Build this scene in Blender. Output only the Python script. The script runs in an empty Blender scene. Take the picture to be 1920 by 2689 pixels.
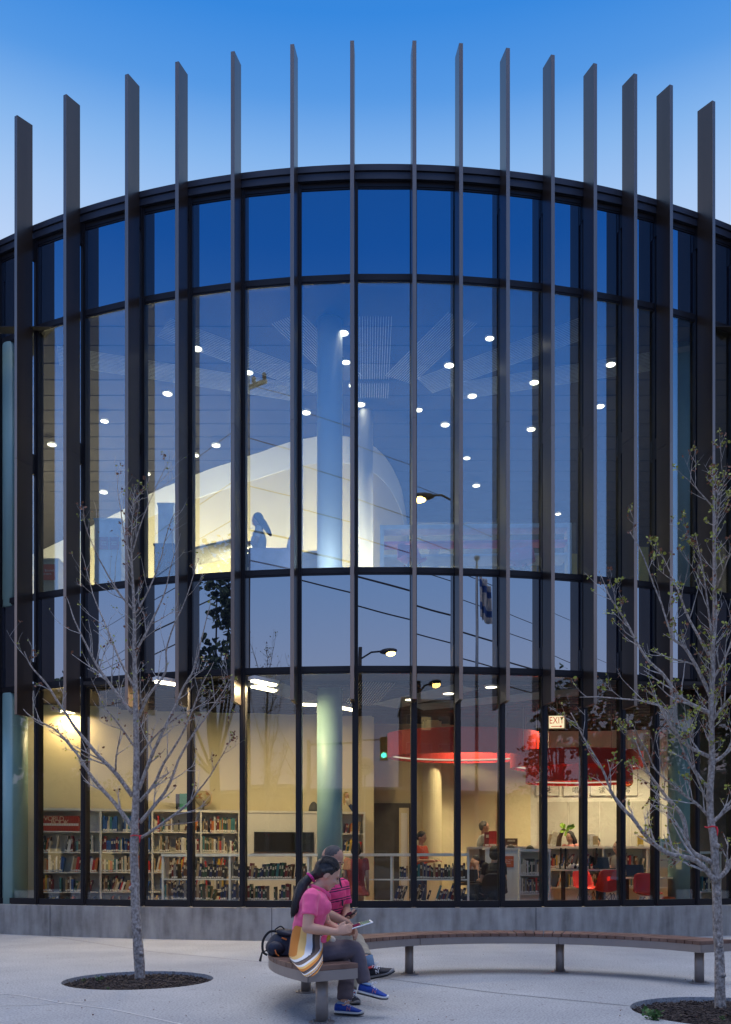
import bpy, bmesh, math, random
from mathutils import Vector, Matrix, Quaternion, noise
from math import sin, cos, radians as R_, pi, sqrt, atan2
SC = bpy.context.scene
COL = SC.collection
RND = random.Random(7)
F_PX, CXP, HZP, CAMH = 2250.0, 960.0, 2285.0, 1.15

def P(x, y, Y):                     # photo measurement (px) at distance Y -> point in metres
    return Vector(((x-CXP)/F_PX*Y, Y, CAMH+(HZP-y)/F_PX*Y))
def G(x, y):                        # point on the ground plane
    return P(x, y, CAMH*F_PX/(y-HZP))

# ------------------------------------------------------------------ mesh building
ORG = {}
class MB:
    def __init__(s):
        s.v=[]; s.f=[]; s.m=[]
    def add(s, verts, faces, mi=0):
        n=len(s.v); s.v += [Vector(p) for p in verts]
        s.f += [tuple(i+n for i in f) for f in faces]; s.m += [mi]*len(faces); return s
    def box(s, c, size, rz=0, mi=0, M=None):
        hx,hy,hz=[q/2 for q in size]; vs=[]
        rot = M if M is not None else Matrix.Rotation(rz,3,'Z')
        for z in (-hz,hz):
            for (x,y) in ((-hx,-hy),(hx,-hy),(hx,hy),(-hx,hy)):
                vs.append(Vector(c)+rot@Vector((x,y,z)))
        return s.add(vs,[(3,2,1,0),(4,5,6,7),(0,1,5,4),(1,2,6,5),(2,3,7,6),(3,0,4,7)],mi)
    def prism(s, poly, z0, z1, mi=0):
        n=len(poly); vs=[(p[0],p[1],z0) for p in poly]+[(p[0],p[1],z1) for p in poly]
        fs=[tuple(range(n-1,-1,-1)),tuple(range(n,2*n))]+[(i,(i+1)%n,n+(i+1)%n,n+i) for i in range(n)]
        return s.add(vs,fs,mi)
    def strip(s, rows, closed=False, mi=0, caps=False):       # rows of equal length
        n=len(rows[0]); vs=[p for r in rows for p in r]; fs=[]
        for i in range(len(rows)-1):
            for j in range(n if closed else n-1):
                k=(j+1)%n; fs.append((i*n+j,i*n+k,(i+1)*n+k,(i+1)*n+j))
        if caps:
            fs.append(tuple(range(n-1,-1,-1))); fs.append(tuple((len(rows)-1)*n+j for j in range(n)))
        return s.add(vs,fs,mi)
    def tube(s, pts, rad, n=8, mi=0, caps=True, flat=1.0, up=None):
        pts=[Vector(p) for p in pts]
        if not hasattr(rad,'__len__'): rad=[rad]*len(pts)
        t0=(pts[1]-pts[0]).normalized()
        u=Vector(up) if up is not None else (Vector((0,0,1)) if abs(t0.z)<.9 else Vector((1,0,0)))
        u=(u-t0*u.dot(t0)).normalized(); rows=[]
        for i,p in enumerate(pts):
            if i==0: t=t0
            elif i==len(pts)-1: t=(pts[i]-pts[i-1]).normalized()
            else: t=((pts[i]-pts[i-1]).normalized()+(pts[i+1]-pts[i]).normalized()).normalized()
            u=(u-t*u.dot(t)); u = u.normalized() if u.length>1e-6 else t.orthogonal().normalized()
            w=t.cross(u); r=rad[i]
            rx,ry = r if hasattr(r,'__len__') else (r, r*flat)
            rows.append([p+u*(cos(2*pi*k/n)*rx)+w*(sin(2*pi*k/n)*ry) for k in range(n)])
        return s.strip(rows,True,mi,caps)
    def cyl(s, c, r, z0, z1, n=20, mi=0, r2=None):
        r2=r if r2 is None else r2
        rows=[[(c[0]+cos(2*pi*k/n)*q,c[1]+sin(2*pi*k/n)*q,z) for k in range(n)] for q,z in ((r,z0),(r2,z1))]
        return s.strip(rows,True,mi,True)
    def lathe(s, c, prof, n=20, mi=0):
        rows=[[(c[0]+cos(2*pi*k/n)*r,c[1]+sin(2*pi*k/n)*r,c[2]+z) for k in range(n)] for r,z in prof]
        return s.strip(rows,True,mi,True)
    def ell(s, c, r, M=None, nu=14, nv=9, mi=0):
        if not hasattr(r,'__len__'): r=(r,r,r)
        M=M or Matrix.Identity(3); c=Vector(c); rows=[]
        for i in range(1,nv):
            th=pi*i/nv
            rows.append([c+M@Vector((r[0]*sin(th)*cos(2*pi*k/nu),r[1]*sin(th)*sin(2*pi*k/nu),-r[2]*cos(th))) for k in range(nu)])
        b=len(s.v); s.strip(rows,True,mi)
        lo=c+M@Vector((0,0,-r[2])); hi=c+M@Vector((0,0,r[2])); n0=len(s.v); s.v += [lo,hi]
        last=b+(nv-2)*nu
        for k in range(nu):
            s.f.append((n0,b+(k+1)%nu,b+k)); s.m.append(mi)
            s.f.append((n0+1,last+k,last+(k+1)%nu)); s.m.append(mi)
        return s
    def build(s, name, mats, parent=None, org=None, smooth=False, bevel=0, recalc=True):
        o_=Vector(org) if org is not None else (ORG.get(parent.name,Vector()) if parent else Vector())
        me=bpy.data.meshes.new(name); me.from_pydata([p-o_ for p in s.v],[],s.f)
        if not isinstance(mats,(list,tuple)): mats=[mats]
        for m in mats: me.materials.append(m)
        me.polygons.foreach_set('material_index',s.m)
        if recalc:
            bm=bmesh.new(); bm.from_mesh(me); bmesh.ops.recalc_face_normals(bm,faces=bm.faces[:])
            if bevel:
                ed=[e for e in bm.edges if len(e.link_faces)==2 and e.calc_face_angle(0)>.6]
                bmesh.ops.bevel(bm,geom=ed,offset=bevel,segments=2,affect='EDGES',profile=.6,clamp_overlap=True)
            bm.to_mesh(me); bm.free()
        if smooth: me.polygons.foreach_set('use_smooth',[True]*len(me.polygons))
        me.update()
        o=bpy.data.objects.new(name,me); COL.objects.link(o)
        if parent is not None: o.parent=parent; ORG[o.name]=o_
        else: o.location=o_; ORG[o.name]=o_
        return o
    def blob(s, name, mats, parent=None, org=None, voxel=.01, smooth_it=4, smooth=True, wrinkle=0, wscale=9):   # union of the pieces as one continuous skin
        o=s.build(name,mats,parent,org)
        m=o.modifiers.new('r','REMESH'); m.mode='VOXEL'; m.voxel_size=voxel; m.use_smooth_shade=True
        q=o.modifiers.new('s','SMOOTH'); q.iterations=smooth_it; q.factor=.5
        dg=bpy.context.evaluated_depsgraph_get(); dg.update()
        me=bpy.data.meshes.new_from_object(o.evaluated_get(dg),depsgraph=dg)
        o.modifiers.clear(); old=o.data; o.data=me; bpy.data.meshes.remove(old); me.name=name
        if not me.materials:
            for mm in (mats if isinstance(mats,(list,tuple)) else [mats]): me.materials.append(mm)
        me.polygons.foreach_set('use_smooth',[True]*len(me.polygons))
        if wrinkle:
            nn=[v.normal.copy() for v in me.vertices]
            for v,q in zip(me.vertices,nn):
                p=v.co; w=noise.noise(Vector((p.x*wscale*.6+p.z*wscale*.5,p.y*wscale,p.z*wscale*1.5-p.x*wscale*.4)))
                v.co=p+q*wrinkle*((1-abs(w)*2.6)-.35+.6*noise.noise(p*wscale*2.3))
            me.update()
        return o

def tag(o, label=None, cat=None, group=None, kind=None):
    if label: o['label']=label
    if cat: o['category']=cat
    if group: o['group']=group
    if kind: o['kind']=kind
    return o
def thing(name, label, cat, loc=(0,0,0), group=None):
    o=bpy.data.objects.new(name,None); COL.objects.link(o); o.location=loc; o.empty_display_size=.1
    ORG[o.name]=Vector(loc); return tag(o,label,cat,group)
def dup(root, loc, rz=None, label=None, group=None, scale=None):
    r=root.copy(); COL.objects.link(r); r.location=loc
    if rz is not None: r.rotation_euler=(0,0,rz)
    if scale is not None: r.scale=(scale,)*3 if not hasattr(scale,'__len__') else scale
    if label: r['label']=label
    if group: r['group']=group
    for ch in list(root.children):
        c=ch.copy(); COL.objects.link(c); c.parent=r
        for g in list(ch.children):
            d=g.copy(); COL.objects.link(d); d.parent=c
    return r

FONTS={}
def text_mesh(name, body, size, mat, parent, M, depth=.002, spacing=1.0, align='CENTER', line=1.0, org=None):
    cu=bpy.data.curves.new(name,'FONT'); cu.body=body; cu.size=size; cu.extrude=depth; cu.align_x=align; cu.align_y='CENTER'
    cu.space_character=spacing; cu.space_line=line
    t=bpy.data.objects.new(name+'_t',cu); COL.objects.link(t)
    dg=bpy.context.evaluated_depsgraph_get(); dg.update()
    me=bpy.data.meshes.new_from_object(t.evaluated_get(dg),depsgraph=dg)
    bpy.data.objects.remove(t); bpy.data.curves.remove(cu)
    o_=Vector(org) if org is not None else (ORG.get(parent.name,Vector()) if parent else Vector())
    me.transform(Matrix.Translation(-o_)@M); me.materials.clear(); me.materials.append(mat)
    o=bpy.data.objects.new(name,me); COL.objects.link(o); ORG[o.name]=o_
    if parent is not None: o.parent=parent
    else: o.location=o_
    return o
def face_M(c, right, up):           # matrix that stands text upright: x->right, y->up
    r=Vector(right).normalized(); u=Vector(up).normalized(); n=r.cross(u)
    return Matrix(((r.x,u.x,n.x,c[0]),(r.y,u.y,n.y,c[1]),(r.z,u.z,n.z,c[2]),(0,0,0,1)))

# ------------------------------------------------------------------ materials
def nt(name):
    m=bpy.data.materials.new(name); m.use_nodes=True; n=m.node_tree; n.nodes.clear()
    out=n.nodes.new('ShaderNodeOutputMaterial'); return m,n,out
def rgb(*a): return (a[0],a[1],a[2],1)
def s2l(r,g,b):
    f=lambda c:(c/255/12.92 if c/255<=.04045 else ((c/255+.055)/1.055)**2.4)
    return (f(r),f(g),f(b))
def pm(name, col, rough=.5, metal=0, var=.12, scale=6, bump=0, bscale=60, spec=.5, stretch=(1,1,1), sheen=0, coat=0, col2=None, detail=4):
    m,n,out=nt(name); N=n.nodes; L=n.links
    b=N.new('ShaderNodeBsdfPrincipled'); L.new(b.outputs[0],out.inputs[0])
    b.inputs['Roughness'].default_value=rough; b.inputs['Metallic'].default_value=metal; b.inputs['Specular IOR Level'].default_value=spec
    if sheen: b.inputs['Sheen Weight'].default_value=sheen
    if coat: b.inputs['Coat Weight'].default_value=coat
    tc=N.new('ShaderNodeTexCoord'); mp=N.new('ShaderNodeMapping'); mp.inputs['Scale'].default_value=stretch
    L.new(tc.outputs['Object'],mp.inputs['Vector'])
    nz=N.new('ShaderNodeTexNoise'); nz.inputs['Scale'].default_value=scale; nz.inputs['Detail'].default_value=detail
    L.new(mp.outputs[0],nz.inputs['Vector'])
    rp=N.new('ShaderNodeValToRGB'); rp.color_ramp.elements[0].position=.3; rp.color_ramp.elements[1].position=.7
    c2=col2 or tuple(min(1,c*(1+var)) for c in col); c1=col if col2 else tuple(c*(1-var) for c in col)
    rp.color_ramp.elements[0].color=rgb(*c1); rp.color_ramp.elements[1].color=rgb(*c2)
    L.new(nz.outputs['Fac'],rp.inputs[0]); L.new(rp.outputs[0],b.inputs['Base Color'])
    if bump:
        n2=N.new('ShaderNodeTexNoise'); n2.inputs['Scale'].default_value=bscale; n2.inputs['Detail'].default_value=5
        L.new(mp.outputs[0],n2.inputs['Vector'])
        bp=N.new('ShaderNodeBump'); bp.inputs['Strength'].default_value=bump; bp.inputs['Distance'].default_value=.02
        L.new(n2.outputs['Fac'],bp.inputs['Height']); L.new(bp.outputs[0],b.inputs['Normal'])
    return m
def em(name, col, strength):
    m,n,out=nt(name); e=n.nodes.new('ShaderNodeEmission'); e.inputs[0].default_value=rgb(*col); e.inputs[1].default_value=strength
    n.links.new(e.outputs[0],out.inputs[0]); return m
def glassm(name, tint, rmin, rcol=(.9,.95,1), wave=.0):
    m,n,out=nt(name); N=n.nodes; L=n.links
    tr=N.new('ShaderNodeBsdfTransparent'); tr.inputs[0].default_value=rgb(*tint)
    gl=N.new('ShaderNodeBsdfGlossy'); gl.inputs['Roughness'].default_value=.0; gl.inputs['Color'].default_value=rgb(*rcol)
    lw=N.new('ShaderNodeLayerWeight'); lw.inputs['Blend'].default_value=.5
    pw=N.new('ShaderNodeMath'); pw.operation='POWER'; pw.inputs[1].default_value=4; L.new(lw.outputs['Facing'],pw.inputs[0])
    mr=N.new('ShaderNodeMapRange'); mr.inputs['To Min'].default_value=rmin; mr.inputs['To Max'].default_value=.9
    L.new(pw.outputs[0],mr.inputs['Value'])
    mx=N.new('ShaderNodeMixShader'); L.new(mr.outputs[0],mx.inputs[0]); L.new(tr.outputs[0],mx.inputs[1]); L.new(gl.outputs[0],mx.inputs[2])
    if wave:
        tc=N.new('ShaderNodeTexCoord'); nz=N.new('ShaderNodeTexNoise'); nz.inputs['Scale'].default_value=.7; nz.inputs['Detail'].default_value=1
        L.new(tc.outputs['Object'],nz.inputs['Vector']); bp=N.new('ShaderNodeBump'); bp.inputs['Strength'].default_value=wave; bp.inputs['Distance'].default_value=.05
        L.new(nz.outputs['Fac'],bp.inputs['Height']); L.new(bp.outputs[0],gl.inputs['Normal'])
    L.new(mx.outputs[0],out.inputs[0]); return m
# ------------------------------------------------------------------ materials used all over
M={}
M['bronze']=pm('bronze_metal',(.012,.011,.014),.42,0,.15,3,spec=.3)
M['fin']=pm('fin_anodised',(.068,.050,.040),.30,.5,.18,3,stretch=(1,1,.12),spec=.6)
M['coping']=pm('coping_metal',(.03,.035,.05),.45,.2,.1,2)
M['spandrel']=None
M['cream']=pm('cream_paint',(.72,.64,.42),.7,0,.03,2)
M['white']=pm('white_paint',(.78,.77,.72),.6,0,.03,2)
M['white_lam']=pm('white_laminate',(.72,.70,.62),.4,0,.03,2)
M['grey_panel']=pm('pale_grey_panel',(.52,.51,.46),.6,0,.03,1)
M['dark_ceiling']=pm('brown_slat_ceiling',(.022,.015,.011),.7,0,.2,3)
M['dark_deck']=pm('dark_deck_ceiling',(.022,.018,.016),.8,0,.2,3)
M['slat']=pm('white_slat',(.40,.42,.44),.6)
M['carpet']=pm('rust_carpet',(.28,.11,.05),.95,0,.25,12,bump=.2)
M['carpet2']=pm('blue_grey_carpet',(.34,.34,.36),.95,0,.2,12,bump=.2)
M['col_shaded']=pm('shaded_teal_paint',(.24,.40,.39),.45,0,.04,2); M['fin_edge_lit']=pm('fin_anodised_lit',(.27,.20,.155),.34,.85,.08,3,stretch=(1,1,.15)); M['col_lit']=pm('lit_column_paint',(.82,.90,.92),.45,0,.03,2); M['col_paint']=pm('pale_teal_paint',(.33,.56,.56),.45,0,.04,2)
M['darkwood']=pm('dark_grey_board',(.09,.09,.08),.6)
M['glass']=glassm('window_glass',(.90,.95,.94),.19,wave=.02)
M['glass_low']=glassm('window_glass_clear',(.94,.94,.89),.058,wave=.02)
def spandrel():
    m,n,out=nt('spandrel_glass'); N=n.nodes; L=n.links
    d=N.new('ShaderNodeBsdfDiffuse'); d.inputs[0].default_value=rgb(.012,.016,.03)
    gl=N.new('ShaderNodeBsdfGlossy'); gl.inputs['Roughness'].default_value=.0; gl.inputs['Color'].default_value=rgb(.9,.95,1)
    tc=N.new('ShaderNodeTexCoord'); nz=N.new('ShaderNodeTexNoise'); nz.inputs['Scale'].default_value=.7; nz.inputs['Detail'].default_value=1
    L.new(tc.outputs['Object'],nz.inputs['Vector']); bp=N.new('ShaderNodeBump'); bp.inputs['Strength'].default_value=.03; bp.inputs['Distance'].default_value=.05
    L.new(nz.outputs['Fac'],bp.inputs['Height']); L.new(bp.outputs[0],gl.inputs['Normal'])
    lw=N.new('ShaderNodeLayerWeight'); lw.inputs['Blend'].default_value=.5
    pw=N.new('ShaderNodeMath'); pw.operation='POWER'; pw.inputs[1].default_value=4; L.new(lw.outputs['Facing'],pw.inputs[0])
    mr=N.new('ShaderNodeMapRange'); mr.inputs['To Min'].default_value=.35; mr.inputs['To Max'].default_value=.9; L.new(pw.outputs[0],mr.inputs['Value'])
    mx=N.new('ShaderNodeMixShader'); L.new(mr.outputs[0],mx.inputs[0])
    L.new(d.outputs[0],mx.inputs[1]); L.new(gl.outputs[0],mx.inputs[2]); L.new(mx.outputs[0],out.inputs[0]); return m
M['spandrel']=spandrel()

def concrete_wall():
    m,n,out=nt('board_concrete'); N=n.nodes; L=n.links
    b=N.new('ShaderNodeBsdfPrincipled'); L.new(b.outputs[0],out.inputs[0]); b.inputs['Roughness'].default_value=.8
    tc=N.new('ShaderNodeTexCoord'); mp=N.new('ShaderNodeMapping'); mp.inputs['Scale'].default_value=(3,3,.6); L.new(tc.outputs['Object'],mp.inputs[0])
    a=N.new('ShaderNodeTexNoise'); a.inputs['Scale'].default_value=2.2; a.inputs['Detail'].default_value=7; L.new(mp.outputs[0],a.inputs['Vector'])
    c=N.new('ShaderNodeTexNoise'); c.inputs['Scale'].default_value=1.6; c.inputs['Detail'].default_value=8; c.inputs['Roughness'].default_value=.65; L.new(tc.outputs['Object'],c.inputs['Vector'])
    mx=N.new('ShaderNodeMix'); mx.data_type='FLOAT'; mx.inputs[0].default_value=.5; L.new(a.outputs['Fac'],mx.inputs[2]); L.new(c.outputs['Fac'],mx.inputs[3])
    rp=N.new('ShaderNodeValToRGB'); e=rp.color_ramp.elements
    e[0].position=.33; e[0].color=rgb(.17,.155,.135); e[1].position=.66; e[1].color=rgb(.45,.425,.385)
    k=rp.color_ramp.elements.new(.5); k.color=rgb(.33,.31,.28)
    L.new(mx.outputs[0],rp.inputs[0]); L.new(rp.outputs[0],b.inputs['Base Color'])
    f=N.new('ShaderNodeTexNoise'); f.inputs['Scale'].default_value=70; f.inputs['Detail'].default_value=4; L.new(tc.outputs['Object'],f.inputs['Vector'])
    bp=N.new('ShaderNodeBump'); bp.inputs['Strength'].default_value=.25; bp.inputs['Distance'].default_value=.01; L.new(f.outputs['Fac'],bp.inputs['Height']); L.new(bp.outputs[0],b.inputs['Normal'])
    return m
M['concrete']=concrete_wall()
def plaza_m():
    m,n,out=nt('plaza_concrete'); N=n.nodes; L=n.links
    b=N.new('ShaderNodeBsdfPrincipled'); L.new(b.outputs[0],out.inputs[0]); b.inputs['Roughness'].default_value=.85
    tc=N.new('ShaderNodeTexCoord')
    a=N.new('ShaderNodeTexNoise'); a.inputs['Scale'].default_value=.7; a.inputs['Detail'].default_value=6; a.inputs['Roughness'].default_value=.6; L.new(tc.outputs['Object'],a.inputs['Vector'])
    v=N.new('ShaderNodeTexNoise'); v.inputs['Scale'].default_value=55; v.inputs['Detail'].default_value=3; L.new(tc.outputs['Object'],v.inputs['Vector'])
    r1=N.new('ShaderNodeValToRGB'); r1.color_ramp.elements[0].position=.3; r1.color_ramp.elements[0].color=rgb(.36,.37,.38); r1.color_ramp.elements[1].position=.72; r1.color_ramp.elements[1].color=rgb(.50,.51,.51)
    L.new(a.outputs['Fac'],r1.inputs[0])
    r2=N.new('ShaderNodeValToRGB'); r2.color_ramp.elements[0].position=.36; r2.color_ramp.elements[0].color=rgb(.60,.60,.61); r2.color_ramp.elements[1].position=.58; r2.color_ramp.elements[1].color=rgb(1.0,1.0,1.0)
    L.new(v.outputs['Fac'],r2.inputs[0])
    mu=N.new('ShaderNodeMix'); mu.data_type='RGBA'; mu.blend_type='MULTIPLY'; mu.inputs[0].default_value=1; L.new(r1.outputs[0],mu.inputs[6]); L.new(r2.outputs[0],mu.inputs[7])
    w=N.new('ShaderNodeTexNoise'); w.inputs['Scale'].default_value=13; w.inputs['Detail'].default_value=1; L.new(tc.outputs['Object'],w.inputs['Vector'])
    r3=N.new('ShaderNodeValToRGB'); r3.color_ramp.elements[0].position=.70; r3.color_ramp.elements[0].color=rgb(1,1,1); r3.color_ramp.elements[1].position=.73; r3.color_ramp.elements[1].color=rgb(.66,.64,.62); L.new(w.outputs['Fac'],r3.inputs[0])
    m2=N.new('ShaderNodeMix'); m2.data_type='RGBA'; m2.blend_type='MULTIPLY'; m2.inputs[0].default_value=1; L.new(mu.outputs[2],m2.inputs[6]); L.new(r3.outputs[0],m2.inputs[7])
    L.new(m2.outputs[2],b.inputs['Base Color'])
    bp=N.new('ShaderNodeBump'); bp.inputs['Strength'].default_value=.35; bp.inputs['Distance'].default_value=.006; L.new(v.outputs['Fac'],bp.inputs['Height']); L.new(bp.outputs[0],b.inputs['Normal'])
    return m
M['plaza']=plaza_m()
M['joint']=pm('joint_filler',(.10,.098,.10),.9)
M['joint_pale']=pm('pale_joint',(.60,.59,.57),.9)
M['asphalt']=pm('asphalt',(.05,.05,.055),.9,0,.25,20,bump=.2)
M['mulch']=pm('dark_mulch',(.018,.012,.010),.95,0,.5,40,bump=.8,bscale=50,col2=(.05,.035,.03))
M['chip']=pm('bark_chip',(.022,.015,.013),.9,0,.5,9,col2=(.075,.055,.048))

# ------------------------------------------------------------------ world, camera
def make_world():
    w=bpy.data.worlds.new('World'); SC.world=w; w.use_nodes=True; n=w.node_tree; N=n.nodes; L=n.links; N.clear()
    out=N.new('ShaderNodeOutputWorld'); bg=N.new('ShaderNodeBackground'); L.new(bg.outputs[0],out.inputs[0])
    tc=N.new('ShaderNodeTexCoord'); sp=N.new('ShaderNodeSeparateXYZ'); L.new(tc.outputs['Generated'],sp.inputs[0])
    el=N.new('ShaderNodeMath'); el.operation='ARCSINE'; L.new(sp.outputs['Z'],el.inputs[0])
    dv=N.new('ShaderNodeMath'); dv.operation='DIVIDE'; dv.inputs[1].default_value=pi/2; L.new(el.outputs[0],dv.inputs[0])   # 0..1 = 0..90 deg
    def ramp(stops):
        r=N.new('ShaderNodeValToRGB'); r.color_ramp.interpolation='B_SPLINE' if False else 'LINEAR'
        e=r.color_ramp.elements
        while len(e)<len(stops): e.new(.5)
        for q,(d,c) in zip(e,stops): q.position=d/90; q.color=rgb(*c)
        L.new(dv.outputs[0],r.inputs[0]); return r
    front=ramp([(0,(1.7,1.25,1.0)),(12,(1.6,1.4,1.35)),(22,(1.2,1.2,1.3)),(29,(.62,.74,.95)),(34,(.50,.65,.92)),(37,(.36,.56,.89)),(39.5,(.22,.45,.84)),(42,(.085,.31,.77)),(45,(.03,.235,.72)),(52,(.03,.2,.62)),(62,(1.6,1.72,2.1)),(90,(3.55,3.55,4.0))])
    back=ramp([(0,(.80,.66,.80)),(6,(.74,.66,.86)),(12,(.56,.68,1.05)),(18,(.36,.58,1.08)),(24,(.22,.46,1.05)),(30,(.08,.32,.98)),(36,(.010,.20,.86)),(45,(.01,.16,.66)),(52,(.03,.2,.62)),(62,(1.6,1.72,2.1)),(90,(3.55,3.55,4.0))])
    mx=N.new('ShaderNodeMix'); mx.data_type='RGBA'
    ms=N.new('ShaderNodeMapRange'); ms.interpolation_type='SMOOTHSTEP'; ms.inputs['From Min'].default_value=-.35; ms.inputs['From Max'].default_value=.5; L.new(sp.outputs['Y'],ms.inputs['Value'])
    L.new(ms.outputs[0],mx.inputs[0]); L.new(back.outputs[0],mx.inputs[6]); L.new(front.outputs[0],mx.inputs[7])
    sky=N.new('ShaderNodeTexSky'); sky.sky_type='NISHITA'; sky.sun_disc=False; sky.sun_elevation=R_(1.0); sky.sun_rotation=R_(8)
    sc=N.new('ShaderNodeVectorMath'); sc.operation='SCALE'; sc.inputs['Scale'].default_value=.02; L.new(sky.outputs[0],sc.inputs[0])
    ad=N.new('ShaderNodeVectorMath'); ad.operation='ADD'; L.new(mx.outputs[2],ad.inputs[0]); L.new(sc.outputs[0],ad.inputs[1])
    L.new(ad.outputs[0],bg.inputs[0]); bg.inputs[1].default_value=1.0
make_world()
sun=bpy.data.lights.new('Sun','SUN'); sun.energy=.35; sun.angle=R_(25); sun.color=(1,.86,.74)
so=bpy.data.objects.new('Sun',sun); COL.objects.link(so); so.rotation_euler=(R_(-86),0,R_(-8))
cam=bpy.data.cameras.new('Camera'); co=bpy.data.objects.new('Camera',cam); COL.objects.link(co); SC.camera=co
co.location=(0,0,CAMH); co.rotation_euler=(pi/2,0,0); cam.sensor_fit='HORIZONTAL'; cam.sensor_width=36; cam.lens=36*F_PX/1920
cam.shift_y=(HZP-1344.5)/1920; cam.clip_start=.05; cam.clip_end=600
SC.view_settings.view_transform='Standard'; SC.view_settings.look='None'; SC.view_settings.exposure=0; SC.view_settings.gamma=1
SC.cycles.use_denoising=True; SC.cycles.max_bounces=8; SC.cycles.transparent_max_bounces=24; SC.cycles.sample_clamp_indirect=4.0
SC.cycles.caustics_reflective=False; SC.cycles.caustics_refractive=False

# ------------------------------------------------------------------ ground
def circle_pts(c, rx, ry=None, n=64):
    ry=ry or rx
    return [(c[0]+cos(2*pi*k/n)*rx, c[1]+sin(2*pi*k/n)*ry) for k in range(n)]
PIT_L=(G(363,2574).x,G(363,2574).y+.03); PIT_L_R=.77
PIT_R=(2.99,6.97); PIT_R_R=.80
def filled(name, outer, holes, z, mat):
    cu=bpy.data.curves.new(name,'CURVE'); cu.dimensions='2D'; cu.fill_mode='BOTH'
    for poly in [outer]+holes:
        s=cu.splines.new('POLY'); s.points.add(len(poly)-1); s.use_cyclic_u=True
        for p,q in zip(s.points,poly): p.co=(q[0],q[1],0,1)
    t=bpy.data.objects.new('tmp',cu); COL.objects.link(t); dg=bpy.context.evaluated_depsgraph_get(); dg.update()
    me=bpy.data.meshes.new_from_object(t.evaluated_get(dg),depsgraph=dg); bpy.data.objects.remove(t); bpy.data.curves.remove(cu)
    me.name=name; me.materials.clear(); me.materials.append(mat)
    o=bpy.data.objects.new(name,me); COL.objects.link(o); o.location.z=z; return o
gr=filled('ground',[(-260,-260),(260,-260),(260,260),(-260,260)],[circle_pts(PIT_L,.9,n=32),circle_pts(PIT_R,1.0,n=32)],-.12,M['asphalt']); tag(gr,kind='structure')
pz=filled('plaza',[(-40,-4),(40,-4),(40,20),(-40,20)],[circle_pts(PIT_L,PIT_L_R),circle_pts(PIT_R,PIT_R_R)],0,M['plaza']); tag(pz,kind='structure')
for q in (PIT_L+(PIT_L_R,),PIT_R+(PIT_R_R,)):     # rim of the slab at each tree pit
    mb=MB(); n=64
    rows=[[(q[0]+cos(2*pi*k/n)*q[2],q[1]+sin(2*pi*k/n)*q[2],z) for k in range(n)] for z in (0,-.13)]
    mb.strip(rows,True); tag(mb.build('plaza_rim',M['plaza']),kind='structure')
kb=MB(); kb.box((0,-4.09,-.06),(80,.18,.12)); tag(kb.build('kerb',M['concrete']),kind='structure')
# control joints sawn in the slab
def joint(name, pts, w, mat, z=.003):
    mb=MB(); rows=[]
    for i,p in enumerate(pts):
        p=Vector(p); t=(Vector(pts[min(i+1,len(pts)-1)])-Vector(pts[max(i-1,0)])).normalized(); nrm=Vector((-t.y,t.x))
        rows.append([(p.x+nrm.x*w/2,p.y+nrm.y*w/2,z),(p.x-nrm.x*w/2,p.y-nrm.y*w/2,z)])
    mb.strip(rows); o=mb.build(name,mat); tag(o,kind='structure'); return o
g2=lambda x,y:(G(x,y).x,G(x,y).y)
joint('plaza_joint',[g2(-60,2436),g2(150,2462),g2(400,2500),g2(720,2530),g2(1010,2570),g2(1300,2608),g2(1680,2645),g2(1690,2655)],.013,M['joint'])
joint('plaza_joint',[g2(-40,2606),g2(60,2615),g2(160,2634),g2(300,2652),g2(470,2689),g2(600,2730)],.02,M['joint_pale'])
joint('plaza_joint',[g2(-40,2642),g2(100,2640),g2(250,2628)],.016,M['joint_pale'])
# mulch beds
def mulch_bed(c, r, seed, label):
    rn=random.Random(seed); mb=MB(); rings=14; n=56; rows=[]
    for i in range(rings+1):
        rr=r*1.0*i/rings+1e-4
        rows.append([(c[0]+cos(2*pi*k/n)*rr,c[1]+sin(2*pi*k/n)*rr,-.05+.035*(1-(rr/r)**2)+.02*noise.noise((c[0]*7+cos(2*pi*k/n)*rr*9,sin(2*pi*k/n)*rr*9,seed))) for k in range(n)])
    mb.strip(rows,True)
    for _ in range(1500):
        a=rn.uniform(0,2*pi); rr=r*sqrt(rn.random())*.985; z=-.045+.035*(1-(rr/r)**2)+rn.uniform(-.004,.014)
        q=Matrix.Rotation(rn.uniform(0,pi),3,'Z')@Matrix.Rotation(rn.uniform(-.6,.6),3,'X')@Matrix.Rotation(rn.uniform(-.5,.5),3,'Y')
        mb.box((c[0]+cos(a)*rr,c[1]+sin(a)*rr,z),(rn.uniform(.015,.06),rn.uniform(.006,.016),rn.uniform(.003,.008)),M=q,mi=1)
    o=mb.build('mulch',[M['mulch'],M['chip']],org=(c[0],c[1],-.05)); return tag(o,label,'mulch',kind='stuff')
mulch_bed(PIT_L,PIT_L_R,3,'dark bark mulch in the round pit of the leafless tree')
mulch_bed(PIT_R,PIT_R_R,5,'dark bark mulch in the pit of the budding tree')
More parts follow.
